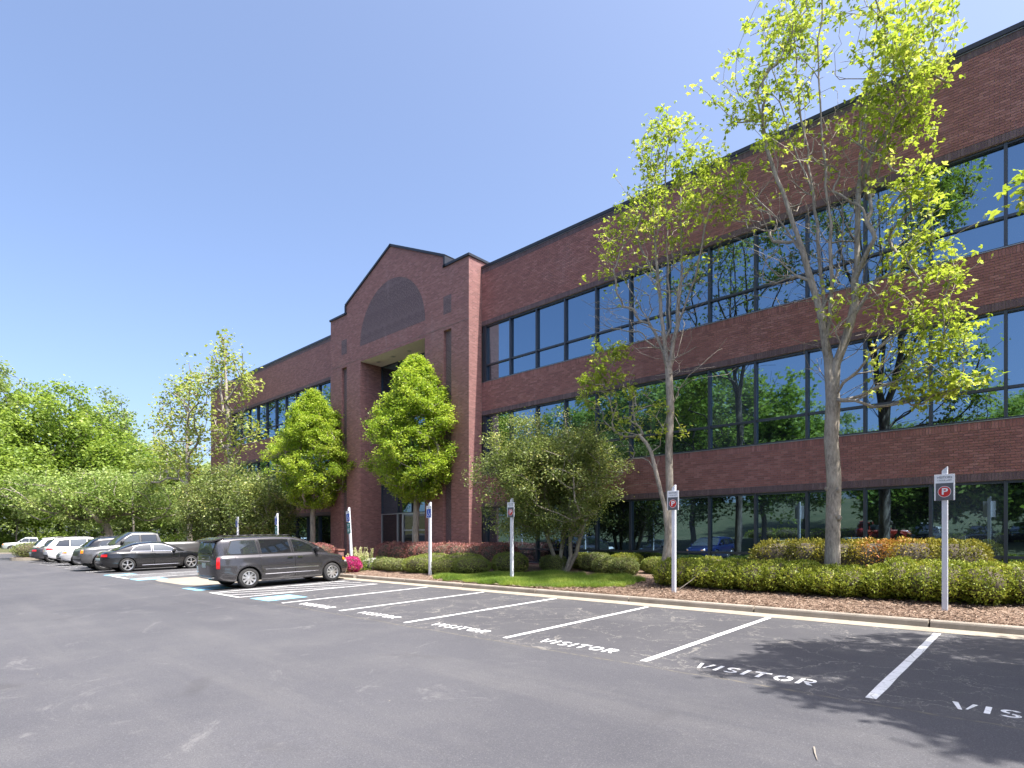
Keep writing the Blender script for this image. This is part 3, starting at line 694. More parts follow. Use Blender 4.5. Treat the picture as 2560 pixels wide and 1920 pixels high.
def make_tree(name, label, cat, base, trunk, A, leafw, rng, r0, tipr, lp, mats, step=.5, wdir=.7, down=1.5, kmin=2, p=.5, flare=1.35, group=None, curve=.35, skip=0.0, zs=.8, leaders=(), lobed=False):
    """A: twig-end positions, leafw: leaves at each; lp=(sig,L,W,droop)"""
    t = empty(name, tuple(base)); tag(t, label, cat, group)
    base = np.array(base, float); loc = lambda Q: Q - base
    P, par, tips = skeleton(trunk, A, rng, kmin, step, wdir, down, curve=curve, leaders=leaders)
    r = radii(par, len(P), r0, tipr, p); r[0] *= flare
    tube_mesh(loc(P), par, r, 'trunk', mats[0], t, skip)
    nl = np.asarray(leafw).astype(int); sig, L, W, dr = lp
    V, T = leaves(loc(np.asarray(A)), nl, sig, L, W, rng, dr, zs=zs, lobed=lobed)
    quads('crown', V, mats[1], t, T); return t
def trunk_line(b, t, n, rng, wob=.05):
    b = np.array(b, float); t = np.array(t, float); s = np.linspace(0, 1, n)[:, None]; p = b + (t - b) * s
    p[1:-1, :2] += rng.normal(0, wob, (n - 2, 2)); return p
def ellip(rng, n, c, r, shell=.45, lumps=None):
    u = unit(rng.normal(0, 1, (n, 3))); rad = rng.random(n) ** shell
    q = u * rad[:, None] * np.array(r)
    return np.array(c) + q
M['bark_pale'] = mat_bark('bark_pale', (0.11, 0.095, 0.08), (0.36, 0.32, 0.27), 22); M['bark_grey'] = mat_bark('bark_grey', (0.12, 0.105, 0.09), (0.28, 0.25, 0.21)); M['bark_dark'] = mat_bark('bark_dark', (0.05, 0.042, 0.035), (0.13, 0.11, 0.09))
M['maple'] = mat_leaf('maple_leaf', [(0.08, (0.17, 0.25, 0.03)), (0.4, (0.33, 0.43, 0.05)), (0.7, (0.45, 0.53, 0.09)), (0.95, (0.58, 0.58, 0.17))], .5)
M['maple_far'] = mat_leaf('maple_leaf_green', [(0.1, (0.17, 0.23, 0.04)), (0.5, (0.32, 0.39, 0.075)), (0.9, (0.48, 0.50, 0.16))], .45)
M['hornbeam'] = mat_leaf('hornbeam_leaf', [(0.08, (0.11, 0.19, 0.018)), (0.4, (0.25, 0.37, 0.034)), (0.65, (0.38, 0.49, 0.06)), (0.92, (0.52, 0.58, 0.10))], .45)
M['holly'] = mat_leaf('holly_leaf', [(0.05, (0.075, 0.115, 0.028)), (0.4, (0.17, 0.225, 0.06)), (0.75, (0.29, 0.345, 0.11)), (0.97, (0.50, 0.46, 0.14))], .32, .45, .4)
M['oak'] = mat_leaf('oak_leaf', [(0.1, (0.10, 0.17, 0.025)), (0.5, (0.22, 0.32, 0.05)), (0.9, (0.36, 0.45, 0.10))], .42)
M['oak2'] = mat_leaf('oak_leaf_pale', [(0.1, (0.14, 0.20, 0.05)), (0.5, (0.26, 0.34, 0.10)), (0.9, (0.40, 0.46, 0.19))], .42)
M['cherry'] = mat_leaf('cherry_leaf', [(0.1, (0.114, 0.19, 0.038)), (0.5, (0.228, 0.323, 0.076)), (0.9, (0.418, 0.475, 0.171))], .35)
M['pine'] = mat_leaf('pine_needle', [(0.1, (0.045, 0.075, 0.027)), (0.5, (0.09, 0.128, 0.045)), (0.9, (0.165, 0.195, 0.075))], .1)
M['box'] = mat_leaf('boxwood_leaf', [(0.1, (0.11, 0.15, 0.03)), (0.5, (0.22, 0.27, 0.055)), (0.9, (0.40, 0.42, 0.11))], .28, .5)
M['box_pale'] = mat_leaf('boxwood_leaf_variegated', [(0.1, (0.088, 0.125, 0.037)), (0.5, (0.2, 0.237, 0.075)), (0.9, (0.4, 0.425, 0.15))], .25, .4)
M['shrub'] = mat_leaf('shrub_leaf', [(0.05, (0.09, 0.13, 0.016)), (0.45, (0.22, 0.27, 0.03)), (0.8, (0.38, 0.40, 0.06)), (0.98, (0.46, 0.32, 0.10))], .30, .5, .35)
M['photinia'] = mat_leaf('photinia_leaf', [(0.05, (0.088, 0.094, 0.015)), (0.4, (0.213, 0.213, 0.027)), (0.62, (0.362, 0.3, 0.044)), (0.85, (0.45, 0.2, 0.05)), (0.98, (0.425, 0.088, 0.044))], .25, .5, .35)
M['lorop'] = mat_leaf('loropetalum_leaf', [(0.05, (0.13, 0.052, 0.05)), (0.4, (0.31, 0.125, 0.12)), (0.75, (0.48, 0.21, 0.19)), (0.97, (0.40, 0.36, 0.10))], .3, .5)
M['grass'] = mat_leaf('grass_blade', [(0.1, (0.09, 0.16, 0.02)), (0.5, (0.20, 0.31, 0.04)), (0.9, (0.38, 0.44, 0.09))], .4)
M['twig'] = plain('shrub_twig', (0.075, 0.06, 0.04), .9, nvar=.3)
M['pink'] = mat_leaf('pink_petal', [(0.1, (0.42, 0.02, 0.16)), (0.6, (0.62, 0.05, 0.26)), (0.9, (0.72, 0.14, 0.36))], .3); M['whitefl'] = mat_leaf('white_petal', [(0.1, (0.6, 0.62, 0.55)), (0.7, (0.8, 0.8, 0.78)), (1, (0.85, 0.85, 0.85))], .2)
M['cream'] = mat_leaf('cream_petal', [(0.1, (0.55, 0.56, 0.25)), (0.7, (0.75, 0.74, 0.45)), (1, (0.8, 0.78, 0.6))], .3)

# ---- two sparse young maples in front of the right wing
def blob_pts(rng, blobs, Y0, dens=1.0):
    A = []; Lw = []
    for (px, py, rp, n, lw, dy) in blobs:
        c = onY(px, py, Y0 + dy); dpt = -SA * c[0] + CA * c[1]; rm = rp / F * dpt
        n = int(n * dens); q = rng.normal(0, .44, (n, 3)) * rm * np.array((1, 1.0, 1)); A.append(c + q); Lw += list(np.maximum(0, rng.normal(lw, lw * .4 + .01, n)))
    return np.concatenate(A), np.array(Lw)
r_ = np.random.default_rng(101); Y1 = 16.0; b1 = np.array((-4.06, Y1, bedz(Y1)))
B1 = [(1905, 195, 120, 26, 26, .3), (1970, 110, 110, 26, 26, -.4), (2010, 20, 110, 26, 26, .4), (2070, -60, 110, 20, 26, 0), (1890, 300, 90, 18, 22, -.3), (1960, 320, 80, 12, 18, .6), (1940, 240, 90, 16, 20, -.8),
      (2190, -70, 110, 20, 26, .3), (2230, 60, 120, 28, 26, .2), (2290, 120, 100, 22, 26, -.5), (2320, 40, 70, 12, 22, .5), (2240, 190, 110, 26, 26, .0), (2300, 240, 80, 16, 24, .4), (2190, 270, 90, 18, 22, -.6), (2250, 320, 80, 14, 22, .5), (2330, 170, 50, 8, 20, 0),
      (2140, 360, 90, 14, 10, .4), (2060, 390, 100, 18, 5, -.3), (2070, 300, 90, 12, 4, .3), (2000, 420, 90, 14, 3, 0), (2090, 150, 80, 10, 4, 0), (2120, 520, 90, 14, 3, .3), (2030, 560, 110, 20, 2, 0), (2100, 650, 90, 16, 3, 0), (1980, 520, 80, 14, 1, .5), (2180, 430, 80, 12, 6, 0),
      (1850, 440, 55, 10, 16, .2), (1880, 500, 60, 10, 8, -.4), (1830, 520, 50, 10, 10, .3), (1870, 570, 60, 8, 3, .3), (1940, 620, 70, 8, 1, 0), (1960, 700, 70, 8, .5, .2),
      (2270, 440, 70, 14, 22, -.5), (2310, 480, 60, 12, 22, -.3), (2240, 500, 60, 10, 18, .3), (2310, 590, 75, 14, 22, -.4), (2280, 660, 70, 12, 20, .2), (2350, 650, 60, 8, 18, 0), (2380, 690, 50, 8, 20, -.4), (2240, 590, 60, 8, 10, .4),
      (2220, 770, 80, 12, 14, -.6), (2310, 780, 70, 12, 18, -.2), (2380, 800, 60, 12, 22, -.5), (2330, 850, 70, 14, 20, -.3), (2240, 860, 70, 10, 16, .3), (2390, 860, 45, 9, 20, -.2), (2210, 920, 70, 9, 14, -.6), (2300, 930, 70, 12, 20, -.4), (2370, 960, 55, 12, 24, -.3), (2410, 965, 35, 7, 22, -.5), (2290, 985, 50, 8, 18, -.2),
      (2080, 750, 60, 8, 10, -.5), (2150, 800, 60, 6, 6, .2), (2070, 800, 40, 4, 8, -.4), (2040, 900, 50, 4, 1, 0), (2150, 960, 50, 5, 2, 0)]
A1, w1 = blob_pts(r_, B1, Y1, 2.2); TW1 = [(2060, 560, 120, 90, 0, 0), (2040, 420, 120, 80, 0, .3), (2110, 720, 100, 70, 0, -.2), (2000, 640, 110, 60, 0, .2), (2080, 850, 80, 40, 0, 0), (2130, 420, 110, 70, 0, 0), (1930, 560, 90, 40, 0, 0), (2190, 640, 90, 40, 0, 0)]; At, wt = blob_pts(r_, TW1, Y1); A1 = np.concatenate([A1, At]); w1 = np.concatenate([w1, wt * 0])
def lead(pp, Y, dy):
    n = len(pp); return [onY(x, y, Y + dy * (i / (n - 1)) ** 1.2) for i, (x, y) in enumerate(pp)]
LD1 = [lead(q, Y1, d) for q, d in (([(2072, 900), (2060, 760), (2047, 600), (2030, 450), (2004, 300), (1988, 150), (1982, 20), (1990, -90)], .35), ([(2070, 860), (2082, 700), (2076, 560), (2062, 420), (2050, 250), (2050, 100), (2056, -60)], -.5), ([(2080, 960), (2128, 800), (2146, 650), (2143, 500), (2157, 350), (2174, 200), (2192, 60), (2200, -90)], .5), ([(2083, 1000), (2112, 960), (2180, 885), (2250, 825), (2330, 760), (2380, 700)], -.9), ([(2080, 1050), (2110, 1000), (2160, 955), (2230, 935), (2320, 905), (2370, 940)], -1.1), ([(2068, 880), (2040, 740), (1995, 590), (1945, 450), (1905, 330), (1885, 200)], -.7), ([(2010, 640), (1960, 560), (1900, 500), (1850, 450)], -1.1), ([(2145, 690), (2200, 560), (2260, 480), (2310, 440)], -.9), ([(2150, 430), (2208, 300), (2258, 200), (2300, 90)], .6), ([(2060, 780), (2105, 640), (2110, 500), (2120, 380), (2140, 250)], 1.0), ([(2030, 470), (1985, 370), (1950, 260), (1930, 140)], .9), ([(2130, 800), (2190, 700), (2240, 620), (2300, 570)], .8))]
pts1 = [b1, onY(2082, 1330, Y1 - .05), onY(2085, 1200, Y1), onY(2078, 1100, Y1), onY(2083, 1000, Y1), onY(2072, 900, Y1)]
w1 = w1 * .27
t1 = make_tree('maple_tree', 'tall sparse maple with yellow-green leaves growing out of the hedge beside the visitor sign', 'tree', b1, pts1, A1, w1, r_, .165, .0045, (.10, .115, .10, .5), (M['bark_pale'], M['maple']), step=.3, wdir=1.0, down=3.5, kmin=4, p=.50, flare=1.15, leaders=LD1, lobed=True)
# pruning scars on the trunk
for px_, py_, s in ((2090, 1288, .075), (2098, 1295, .06), (2070, 1262, .05), (2066, 1222, .045), (2094, 1225, .05), (2075, 1330, .05)):
    c = onY(px_, py_, Y1 - .13) - b1; bm = bmesh.new(); bmesh.ops.create_icosphere(bm, subdivisions=2, radius=s, matrix=Matrix.Translation(c) @ Matrix.Diagonal((1, .8, 1.25, 1)))
    kn = MB().add([v.co[:] for v in bm.verts], [tuple(v.index for v in f.verts) for f in bm.faces]); bm.free(); kn.build('bark_knot', M['bark_pale'], t1, smooth=True)
r_ = np.random.default_rng(102); Y2 = 16.3; b2 = np.array((-8.68, Y2, bedz(Y2)))
B2 = [(1660, 330, 60, 16, 22, 0), (1695, 330, 45, 10, 20, .3), (1640, 400, 75, 18, 22, -.3), (1700, 420, 80, 20, 22, .3), (1765, 395, 50, 12, 20, 0), (1780, 450, 55, 12, 20, .4), (1650, 480, 85, 22, 20, 0), (1740, 500, 80, 18, 18, -.4), (1600, 510, 65, 14, 20, .3), (1820, 480, 60, 10, 16, 0), (1620, 570, 70, 14, 16, -.4), (1700, 580, 80, 14, 9, .4), (1780, 550, 60, 10, 12, 0), (1560, 600, 60, 10, 12, .3), (1530, 570, 35, 7, 16, -.2), (1520, 680, 50, 8, 14, .2), (1510, 620, 30, 5, 16, .3), (1560, 680, 60, 8, 5, 0), (1620, 660, 70, 10, 7, -.3), (1690, 680, 70, 10, 5, .3), (1640, 720, 70, 10, 6, 0), (1760, 680, 70, 8, 4, 0), (1740, 620, 50, 6, 8, .3),
      (1560, 760, 70, 10, .6, .3), (1510, 780, 60, 8, 1, 0), (1720, 780, 70, 10, 1, 0), (1640, 830, 70, 8, 1, 0), (1590, 850, 50, 6, 0, .3), (1780, 900, 60, 5, 0, .2), (1700, 900, 60, 6, 0, -.2), (1680, 960, 50, 5, 1, 0), (1700, 1080, 25, 4, 10, 0), (1710, 600, 30, 4, 14, 0)]
A2, w2 = blob_pts(r_, B2, Y2, 2.0); TW2 = [(1650, 740, 100, 70, 0, 0), (1600, 820, 90, 50, 0, .2), (1700, 700, 90, 50, 0, 0), (1680, 860, 80, 40, 0, 0), (1540, 780, 70, 40, 0, 0), (1640, 620, 90, 40, 0, 0)]; At, wt = blob_pts(r_, TW2, Y2); A2 = np.concatenate([A2, At]); w2 = np.concatenate([w2, wt * 0])
LD2 = [lead(q, Y2, d) for q, d in (([(1680, 880), (1696, 780), (1704, 680), (1705, 580), (1700, 480), (1690, 380), (1680, 310)], .3), ([(1672, 930), (1652, 780), (1642, 650), (1634, 530), (1640, 430), (1655, 330)], -.4), ([(1674, 910), (1622, 800), (1572, 720), (1535, 640), (1520, 590)], .5), ([(1698, 800), (1738, 690), (1765, 570), (1785, 460)], -.5), ([(1672, 860), (1674, 740), (1668, 620), (1662, 500), (1664, 380)], .1), ([(1650, 700), (1600, 620), (1580, 540)], -.5), ([(1680, 1000), (1720, 940), (1780, 890)], -.4))]
w2 = w2 * .38; w3_ = .5
pts2 = [b2, onY(1670, 1350, Y2), onY(1674, 1220, Y2), onY(1672, 1120, Y2), onY(1676, 1020, Y2), onY(1672, 930, Y2), onY(1680, 880, Y2)]
make_tree('maple_tree', 'slender half-bare maple with a pale straight trunk behind the middle visitor sign', 'tree', b2, pts2, A2, w2, r_, .115, .0045, (.10, .108, .095, .45), (M['bark_pale'], M['maple']), step=.3, wdir=1.0, down=3.5, kmin=4, p=.50, flare=1.15, leaders=LD2, lobed=True)
r_ = np.random.default_rng(103); b3 = np.array((-8.83, Y2 - .12, bedz(Y2)))
B3 = [(1500, 900, 50, 12, 20, -.2), (1540, 880, 35, 8, 20, 0), (1480, 960, 45, 10, 20, -.3), (1520, 960, 50, 10, 16, .2), (1460, 1000, 35, 7, 14, 0), (1560, 960, 50, 8, 5, .3), (1585, 985, 25, 5, 18, 0), (1560, 1040, 50, 8, 8, -.2), (1520, 1050, 50, 8, 7, .2), (1590, 1060, 45, 8, 6, 0), (1640, 1010, 30, 4, 12, 0), (1610, 1130, 50, 8, 1.5, 0), (1560, 1120, 50, 8, 2, .2), (1545, 1180, 40, 5, 0, 0), (1620, 1010, 50, 8, 0, 0), (1650, 1080, 20, 3, 14, 0)]
A3, w3 = blob_pts(r_, B3, Y2 - .3, 2.0)
w3 = w3 * .55
pts3 = [b3, onY(1668, 1340, Y2 - .15), onY(1662, 1270, Y2 - .2), onY(1652, 1230, Y2 - .25), onY(1640, 1180, Y2 - .3), onY(1628, 1130, Y2 - .3)]
make_tree('maple_sapling', 'thin many-branched leaning maple stem left of the pale straight trunk', 'tree', b3, pts3, A3, w3, r_, .065, .004, (.10, .105, .09, .4), (M['bark_pale'], M['maple']), step=.3, wdir=.8, down=3.0, kmin=2, p=.5, flare=1.1, lobed=True)

# ---- glossy multi-stem holly on the grass, and its fellows further along
def holly(label, base, crown_c, crown_r, stems, seed, nA=520, per=46, leaf=(.24, .075, .042), group=None, r0=.075):
    r = np.random.default_rng(seed); base = np.array(base, float)
    A = ellip(r, nA, crown_c, crown_r, .42); u_ = (A - np.array(crown_c)) / np.array(crown_r); az = np.arctan2(u_[:, 1], u_[:, 0]); A = np.array(crown_c) + (A - np.array(crown_c)) * (1 + .16 * np.sin(4 * az + seed) * np.cos(5 * u_[:, 2] + seed) + .12 * np.sin(7 * az + 6 * u_[:, 2]))[:, None]
    n1 = np.sin(A[:, 0] * 2.1 + seed) + np.sin(A[:, 2] * 2.6 + 1.3 * seed) + np.sin(A[:, 1] * 2.3)
    A = A[(n1 > -1.15) & (A[:, 2] > base[2] + 1.15)]
    # leggy shoots poking out of the top
    k = 34; S = ellip(r, k, crown_c, np.array(crown_r) * 1.16, .1); S = S[S[:, 2] > crown_c[2] - .3]
    A = np.concatenate([A, S]); w = np.full(len(A), per, float) * r.uniform(.5, 1.4, len(A)); w[-len(S):] *= .35
    t = empty('holly_tree', tuple(base)); tag(t, label, 'tree', group)
    PP = []; allw = []
    # each stem serves the crown points nearest to it
    tops = np.array([s[-1] for s in stems]); own = np.argmin(np.linalg.norm(A[:, None] - tops[None], axis=2), axis=1)
    for si, s in enumerate(stems):
        AA = A[own == si]
        if len(AA) == 0: continue
        P, par, tips = skeleton(np.array(s), AA, r, 1, .4, .5, .8); rr = radii(par, len(P), r0, .004, .45)
        tube_mesh(P - base, par, rr, 'trunk', M['bark_pale'], t)
    V, T = leaves(A - base, w.astype(int), leaf[0], leaf[1], leaf[2], r, .1, zs=.85, out=np.array(crown_c) - base)
    quads('crown', V, M['holly'], t, T); return t
hb = onY(1408, 1428, 16.87); hb[2] = bedz(16.87) - .02
def hp(x, y, Y): return onY(x, y, Y)
st = [[hb + (-.08, 0, 0), hp(1385, 1390, 16.8), hp(1368, 1340, 16.7), hp(1355, 1290, 16.6)], [hb + (.0, .05, 0), hp(1402, 1390, 16.9), hp(1408, 1340, 17.0), hp(1412, 1290, 17.0)], [hb + (.12, -.02, 0), hp(1427, 1390, 16.8), hp(1425, 1350, 16.8), hp(1432, 1310, 16.7), hp(1450, 1270, 16.6)], [hb + (.16, .03, 0), hp(1440, 1385, 16.9), hp(1452, 1340, 16.9), hp(1462, 1300, 16.9)]]
hc = onY(1362, 1195, 16.3)
holly('round glossy-leaved holly tree with several pale trunks on the grass patch', hb, hc, (2.75, 2.1, 2.2), st, 31, 1700, 52, (.15, .085, .052))
def far_holly(label, px, py, Y, rad, seed, nst, per=46):
    c = onY(px, py, Y); r = np.random.default_rng(seed); base = np.array((c[0], Y, float(bedz(Y))))
    st = []
    for i in range(nst):
        o = r.uniform(-.5, .5, 2); tp = np.array((c[0] + o[0] * rad[0] * 1.1, Y + o[1] * 1.2, base[2] + 1.7)); st.append([base + (o[0] * .5, o[1] * .4, 0), base + (o[0] * 1.2, o[1] * .7, .7), tp])
    return holly(label, base, c, rad, st, seed, 520, per, (.27, .14, .09))
far_holly('glossy holly tree behind the minivan, nearest the small spreading hornbeam', 660, 1275, 15.6, (2.2, 1.8, 2.2), 41, 4)
far_holly('glossy holly tree behind the minivan roof, mingling with the thin far maple', 585, 1262, 15.4, (2.7, 1.8, 2.5), 42, 3)
far_holly('glossy holly tree above the black sedan nose, leftmost of the hollies', 520, 1280, 15.2, (2.4, 1.8, 2.2), 43, 3)

# ---- two pyramidal hornbeams before the entrance tower
def hornbeam(label, base, top, halfw, zlow, seed, nA=1500, per=56):
    r = np.random.default_rng(seed); base = np.array(base, float); H = top - zlow; A = []
    while len(A) < nA:
        t = r.random() ** .8; z = zlow + t * H
        prof = halfw * (.25 + .75 * (t / .26) ** .8 if t < .26 else (1 - ((t - .26) / .74) ** 1.9) ** .85)
        th = r.uniform(0, 6.283); lump = 1 + .13 * math.sin(3 * th + z * 1.9 + seed) + .11 * math.sin(5 * th - z * 3.3) + .10 * math.sin(9 * th + z * 5.1)
        rad = prof * lump * r.random() ** .38
        if math.sin(z * 2.6 + th * 2 + seed) + math.sin(z * 4.1 - th * 3) < -1.15 and r.random() < .85: continue
        A.append((base[0] + rad * math.cos(th), base[1] + rad * math.sin(th), z))
    A = np.array(A); tr = trunk_line(base, base + (0, 0, zlow - base[2] + .2), 5, r, .02)
    # several steep leaders
    return make_tree('hornbeam_tree', label, 'tree', base, tr, A, r.uniform(.6, 1.4, nA) * per, r, .15, .0045, (.125, .11, .062, .15), (M['bark_grey'], M['hornbeam']), step=.5, wdir=.35, down=3.5, kmin=2, p=.46, curve=.55, zs=.75)
hb1 = onY(1040, 1356, 17.0); hornbeam('bright green egg-shaped hornbeam in front of the entrance doors', (hb1[0], 17.0, bedz(17.0)), onY(1035, 898, 17)[2], 2.2, 3.35, 51)
hb2 = onY(782, 1365, 16.7); hornbeam('bright green egg-shaped hornbeam left of the entrance tower, behind the minivan', (hb2[0], 16.7, bedz(16.7)), onY(775, 983, 16.7)[2], 2.3, 3.35, 52)

# ---- sparse maples far down the left wing
def px_tree(name, label, base, pts_px, blobs, Y, seed, r0, lp, mats, dens=1.0, lw=1.0, **kw):
    r = np.random.default_rng(seed); A, w = blob_pts(r, blobs, Y, dens); w = w * lw; pts = [np.array(base)] + [onY(x, y, Y) for x, y in pts_px]
    return make_tree(name, label, 'tree', base, pts, A, w, r, r0, .006, lp, mats, step=.5, wdir=.8, down=3.0, kmin=2, p=.43, **kw)
c5 = onY(573, 1400, 16.0)
B5 = [(560, 850, 18, 10, 18, 0), (562, 880, 28, 14, 18, .4), (545, 910, 34, 16, 18, -.5), (580, 905, 30, 14, 18, .5), (520, 935, 34, 16, 18, 0), (600, 935, 38, 16, 16, -.4), (560, 950, 40, 16, 16, .6), (515, 970, 30, 14, 16, .5), (625, 955, 24, 10, 18, 0), (605, 985, 30, 12, 16, .4), (545, 1000, 30, 10, 8, 0), (585, 1010, 26, 8, 10, -.5), (565, 1040, 30, 8, 6, 0), (600, 1060, 34, 14, 16, .3), (635, 1075, 22, 10, 18, 0), (560, 1075, 34, 14, 16, -.4), (530, 1100, 34, 14, 14, .4), (600, 1100, 34, 14, 16, 0), (550, 1130, 34, 12, 14, 0), (585, 1140, 22, 6, 10, .2)]
px_tree('maple_tree', 'thin upright maple whose tip overtops the roof corner of the far wing', (c5[0], 16.0, bedz(16)), [(574, 1340), (575, 1260), (576, 1180), (573, 1100), (568, 1020), (565, 950), (562, 890)], B5, 16.0, 61, .16, (.30, .24, .18, .3), (M['bark_pale'], M['maple_far']), lw=.5)
c6 = onY(476, 1400, 16.5)
B6 = [(480, 945, 26, 14, 18, 0), (450, 970, 34, 18, 18, .6), (500, 975, 30, 14, 18, -.5), (425, 1005, 34, 18, 18, 0), (470, 1010, 40, 20, 18, .6), (505, 1025, 30, 14, 16, 0), (410, 1050, 34, 16, 18, -.6), (450, 1060, 40, 20, 16, .4), (490, 1075, 36, 18, 16, 0), (400, 1095, 30, 14, 18, .5), (430, 1115, 38, 18, 16, -.4), (475, 1125, 36, 16, 16, .4), (440, 1160, 36, 16, 16, 0), (400, 1150, 34, 14, 16, .6), (480, 1170, 34, 14, 14, -.3), (415, 1190, 34, 14, 14, 0), (455, 1210, 34, 12, 12, .3), (390, 1210, 30, 10, 14, 0)]
px_tree('maple_tree', 'broad airy maple standing clear of the far end of the building', (c6[0], 16.5, bedz(16.5)), [(474, 1340), (474, 1280), (471, 1220), (468, 1160), (466, 1100), (470, 1030), (474, 980)], B6, 16.5, 62, .19, (.36, .28, .21, .3), (M['bark_pale'], M['maple_far']), dens=1.25, lw=.6)
# ---- wide spreading cherry on the end island
r_ = np.random.default_rng(63); cb = np.array((-60.0, 13.2, .1))
Ach = ellip(r_, 420, (-60.5, 13.0, 4.9), (4.0, 8.0, 2.7), .5); Ach = Ach[Ach[:, 2] > 3.0 + .02 * (Ach[:, 1] - 13) ** 2 * .6]
tr = [cb, cb + (0, 0, .5), cb + (.05, .1, .9)]
make_tree('cherry_tree', 'wide low spreading tree with grey limbs behind the parked cars', 'tree', cb, tr, Ach, r_.uniform(.5, 1.4, len(Ach)) * 62, r_, .30, .008, (.42, .22, .14, .25), (M['bark_grey'], M['cherry']), step=.7, wdir=.5, down=2.0, kmin=1, p=.47, curve=.5)

# ---- big woodland trees
def broadleaf(name, label, x, y, h, rad, seed, mat, per=48, nA=300, leaf=(.62, .34, .22), zl=.28, r0=None, group=None, zbase=None, bark='bark_dark', lump=.2):
    if x < -70 and y > 0: x, y, h, rad = x * 1.22, y * 1.22, h * 1.2, rad * 1.2; leaf = tuple(q * 1.12 for q in leaf)      # woods beyond the far kerb
    r = np.random.default_rng(seed); zb_ = float(ground_z(np.array(x), np.array(y))) + .02 if zbase is None else zbase
    cz = zb_ + h * (zl + 1) / 2; rz = h * (1 - zl) / 2
    u = unit(r.normal(0, 1, (nA, 3))); th = np.arctan2(u[:, 1], u[:, 0]); lm = 1 + lump * np.sin(3 * th + seed) * np.cos(2.5 * u[:, 2] * 2 + seed) + lump * .7 * np.sin(5 * th + 2 * seed + 4 * u[:, 2])
    rr = (r.random(nA) ** .35)[:, None] * lm[:, None]; A = np.array((x, y, cz)) + u * rr * np.array((rad, rad, rz))
    A = A[A[:, 2] > zb_ + h * zl * .7]
    base = np.array((x, y, zb_ - .05)); tr = trunk_line(base, (x, y, zb_ + h * .45), 7, r, .1)
    return make_tree(name, label, 'tree', base, tr, A, r.uniform(.5, 1.5, len(A)) * per * 1.35, r, r0 or h * .014, .015, (leaf[0], leaf[1] * 1.35, leaf[2] * 1.45, .2), (M[bark], M[mat]), step=1.1, wdir=.6, down=1.2, kmin=2, p=.5, group=group, skip=.02, zs=.7)
WG = 'woodland trees beyond the lot'
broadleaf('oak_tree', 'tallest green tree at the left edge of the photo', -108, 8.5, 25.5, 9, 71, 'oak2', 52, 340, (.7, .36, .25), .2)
broadleaf('oak_tree', 'large dense green tree left of the gap in the woods, behind the white pickup', -100, 16.5, 22.0, 8.0, 72, 'oak', 56, 420, (.7, .36, .25), .12)
broadleaf('oak_tree', 'low spreading green tree at the left edge over the far kerb', -92, 7.5, 14.5, 7.0, 73, 'oak', 52, 340, (.6, .32, .22), .12)
broadleaf('oak_tree', 'rounded green tree in front of the conifer', -94, 22.5, 15.0, 6.0, 74, 'oak', 50, 260, (.6, .32, .22), .15)
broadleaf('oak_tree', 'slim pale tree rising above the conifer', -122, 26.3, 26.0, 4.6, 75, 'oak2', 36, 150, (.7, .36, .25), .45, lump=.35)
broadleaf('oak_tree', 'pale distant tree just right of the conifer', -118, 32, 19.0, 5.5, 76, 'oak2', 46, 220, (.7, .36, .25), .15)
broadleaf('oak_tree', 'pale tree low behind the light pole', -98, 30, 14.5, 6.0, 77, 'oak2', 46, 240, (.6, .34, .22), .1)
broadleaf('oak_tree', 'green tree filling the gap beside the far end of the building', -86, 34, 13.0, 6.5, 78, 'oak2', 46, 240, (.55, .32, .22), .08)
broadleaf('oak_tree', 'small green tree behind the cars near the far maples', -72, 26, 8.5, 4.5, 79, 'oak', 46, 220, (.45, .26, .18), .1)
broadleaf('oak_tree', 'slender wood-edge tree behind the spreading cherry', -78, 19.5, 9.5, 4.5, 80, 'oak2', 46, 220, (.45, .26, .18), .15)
# conifer
r_ = np.random.default_rng(81); bx, by, hh = -135.0, 32.4, 25.5; zb_ = .25; A = []
for i in range(46):
    z = zb_ + 3 + (hh - 3.4) * (i / 45) ** .9; R_ = 5.2 * (1 - (z - 3) / (hh - 2.2)) + .25
    for q in range(9):
        th = r_.uniform(0, 6.28); s = r_.uniform(.35, 1.0) * R_; A.append((bx + s * math.cos(th), by + s * math.sin(th), z - .18 * s + r_.normal(0, .15)))
A.append((bx, by, hh + .6)); A = np.array(A)
make_tree('conifer_tree', 'dark pointed conifer standing in the gap of the woods', 'tree', (bx, by, zb_ - .1), trunk_line((bx, by, zb_ - .1), (bx, by, hh), 14, r_, .04), A, r_.uniform(.6, 1.3, len(A)) * 46, r_, .28, .015, (.34, .32, .05, .2), (M['bark_dark'], M['pine']), step=1.0, wdir=.2, down=.6, kmin=2, p=.5, skip=.02)
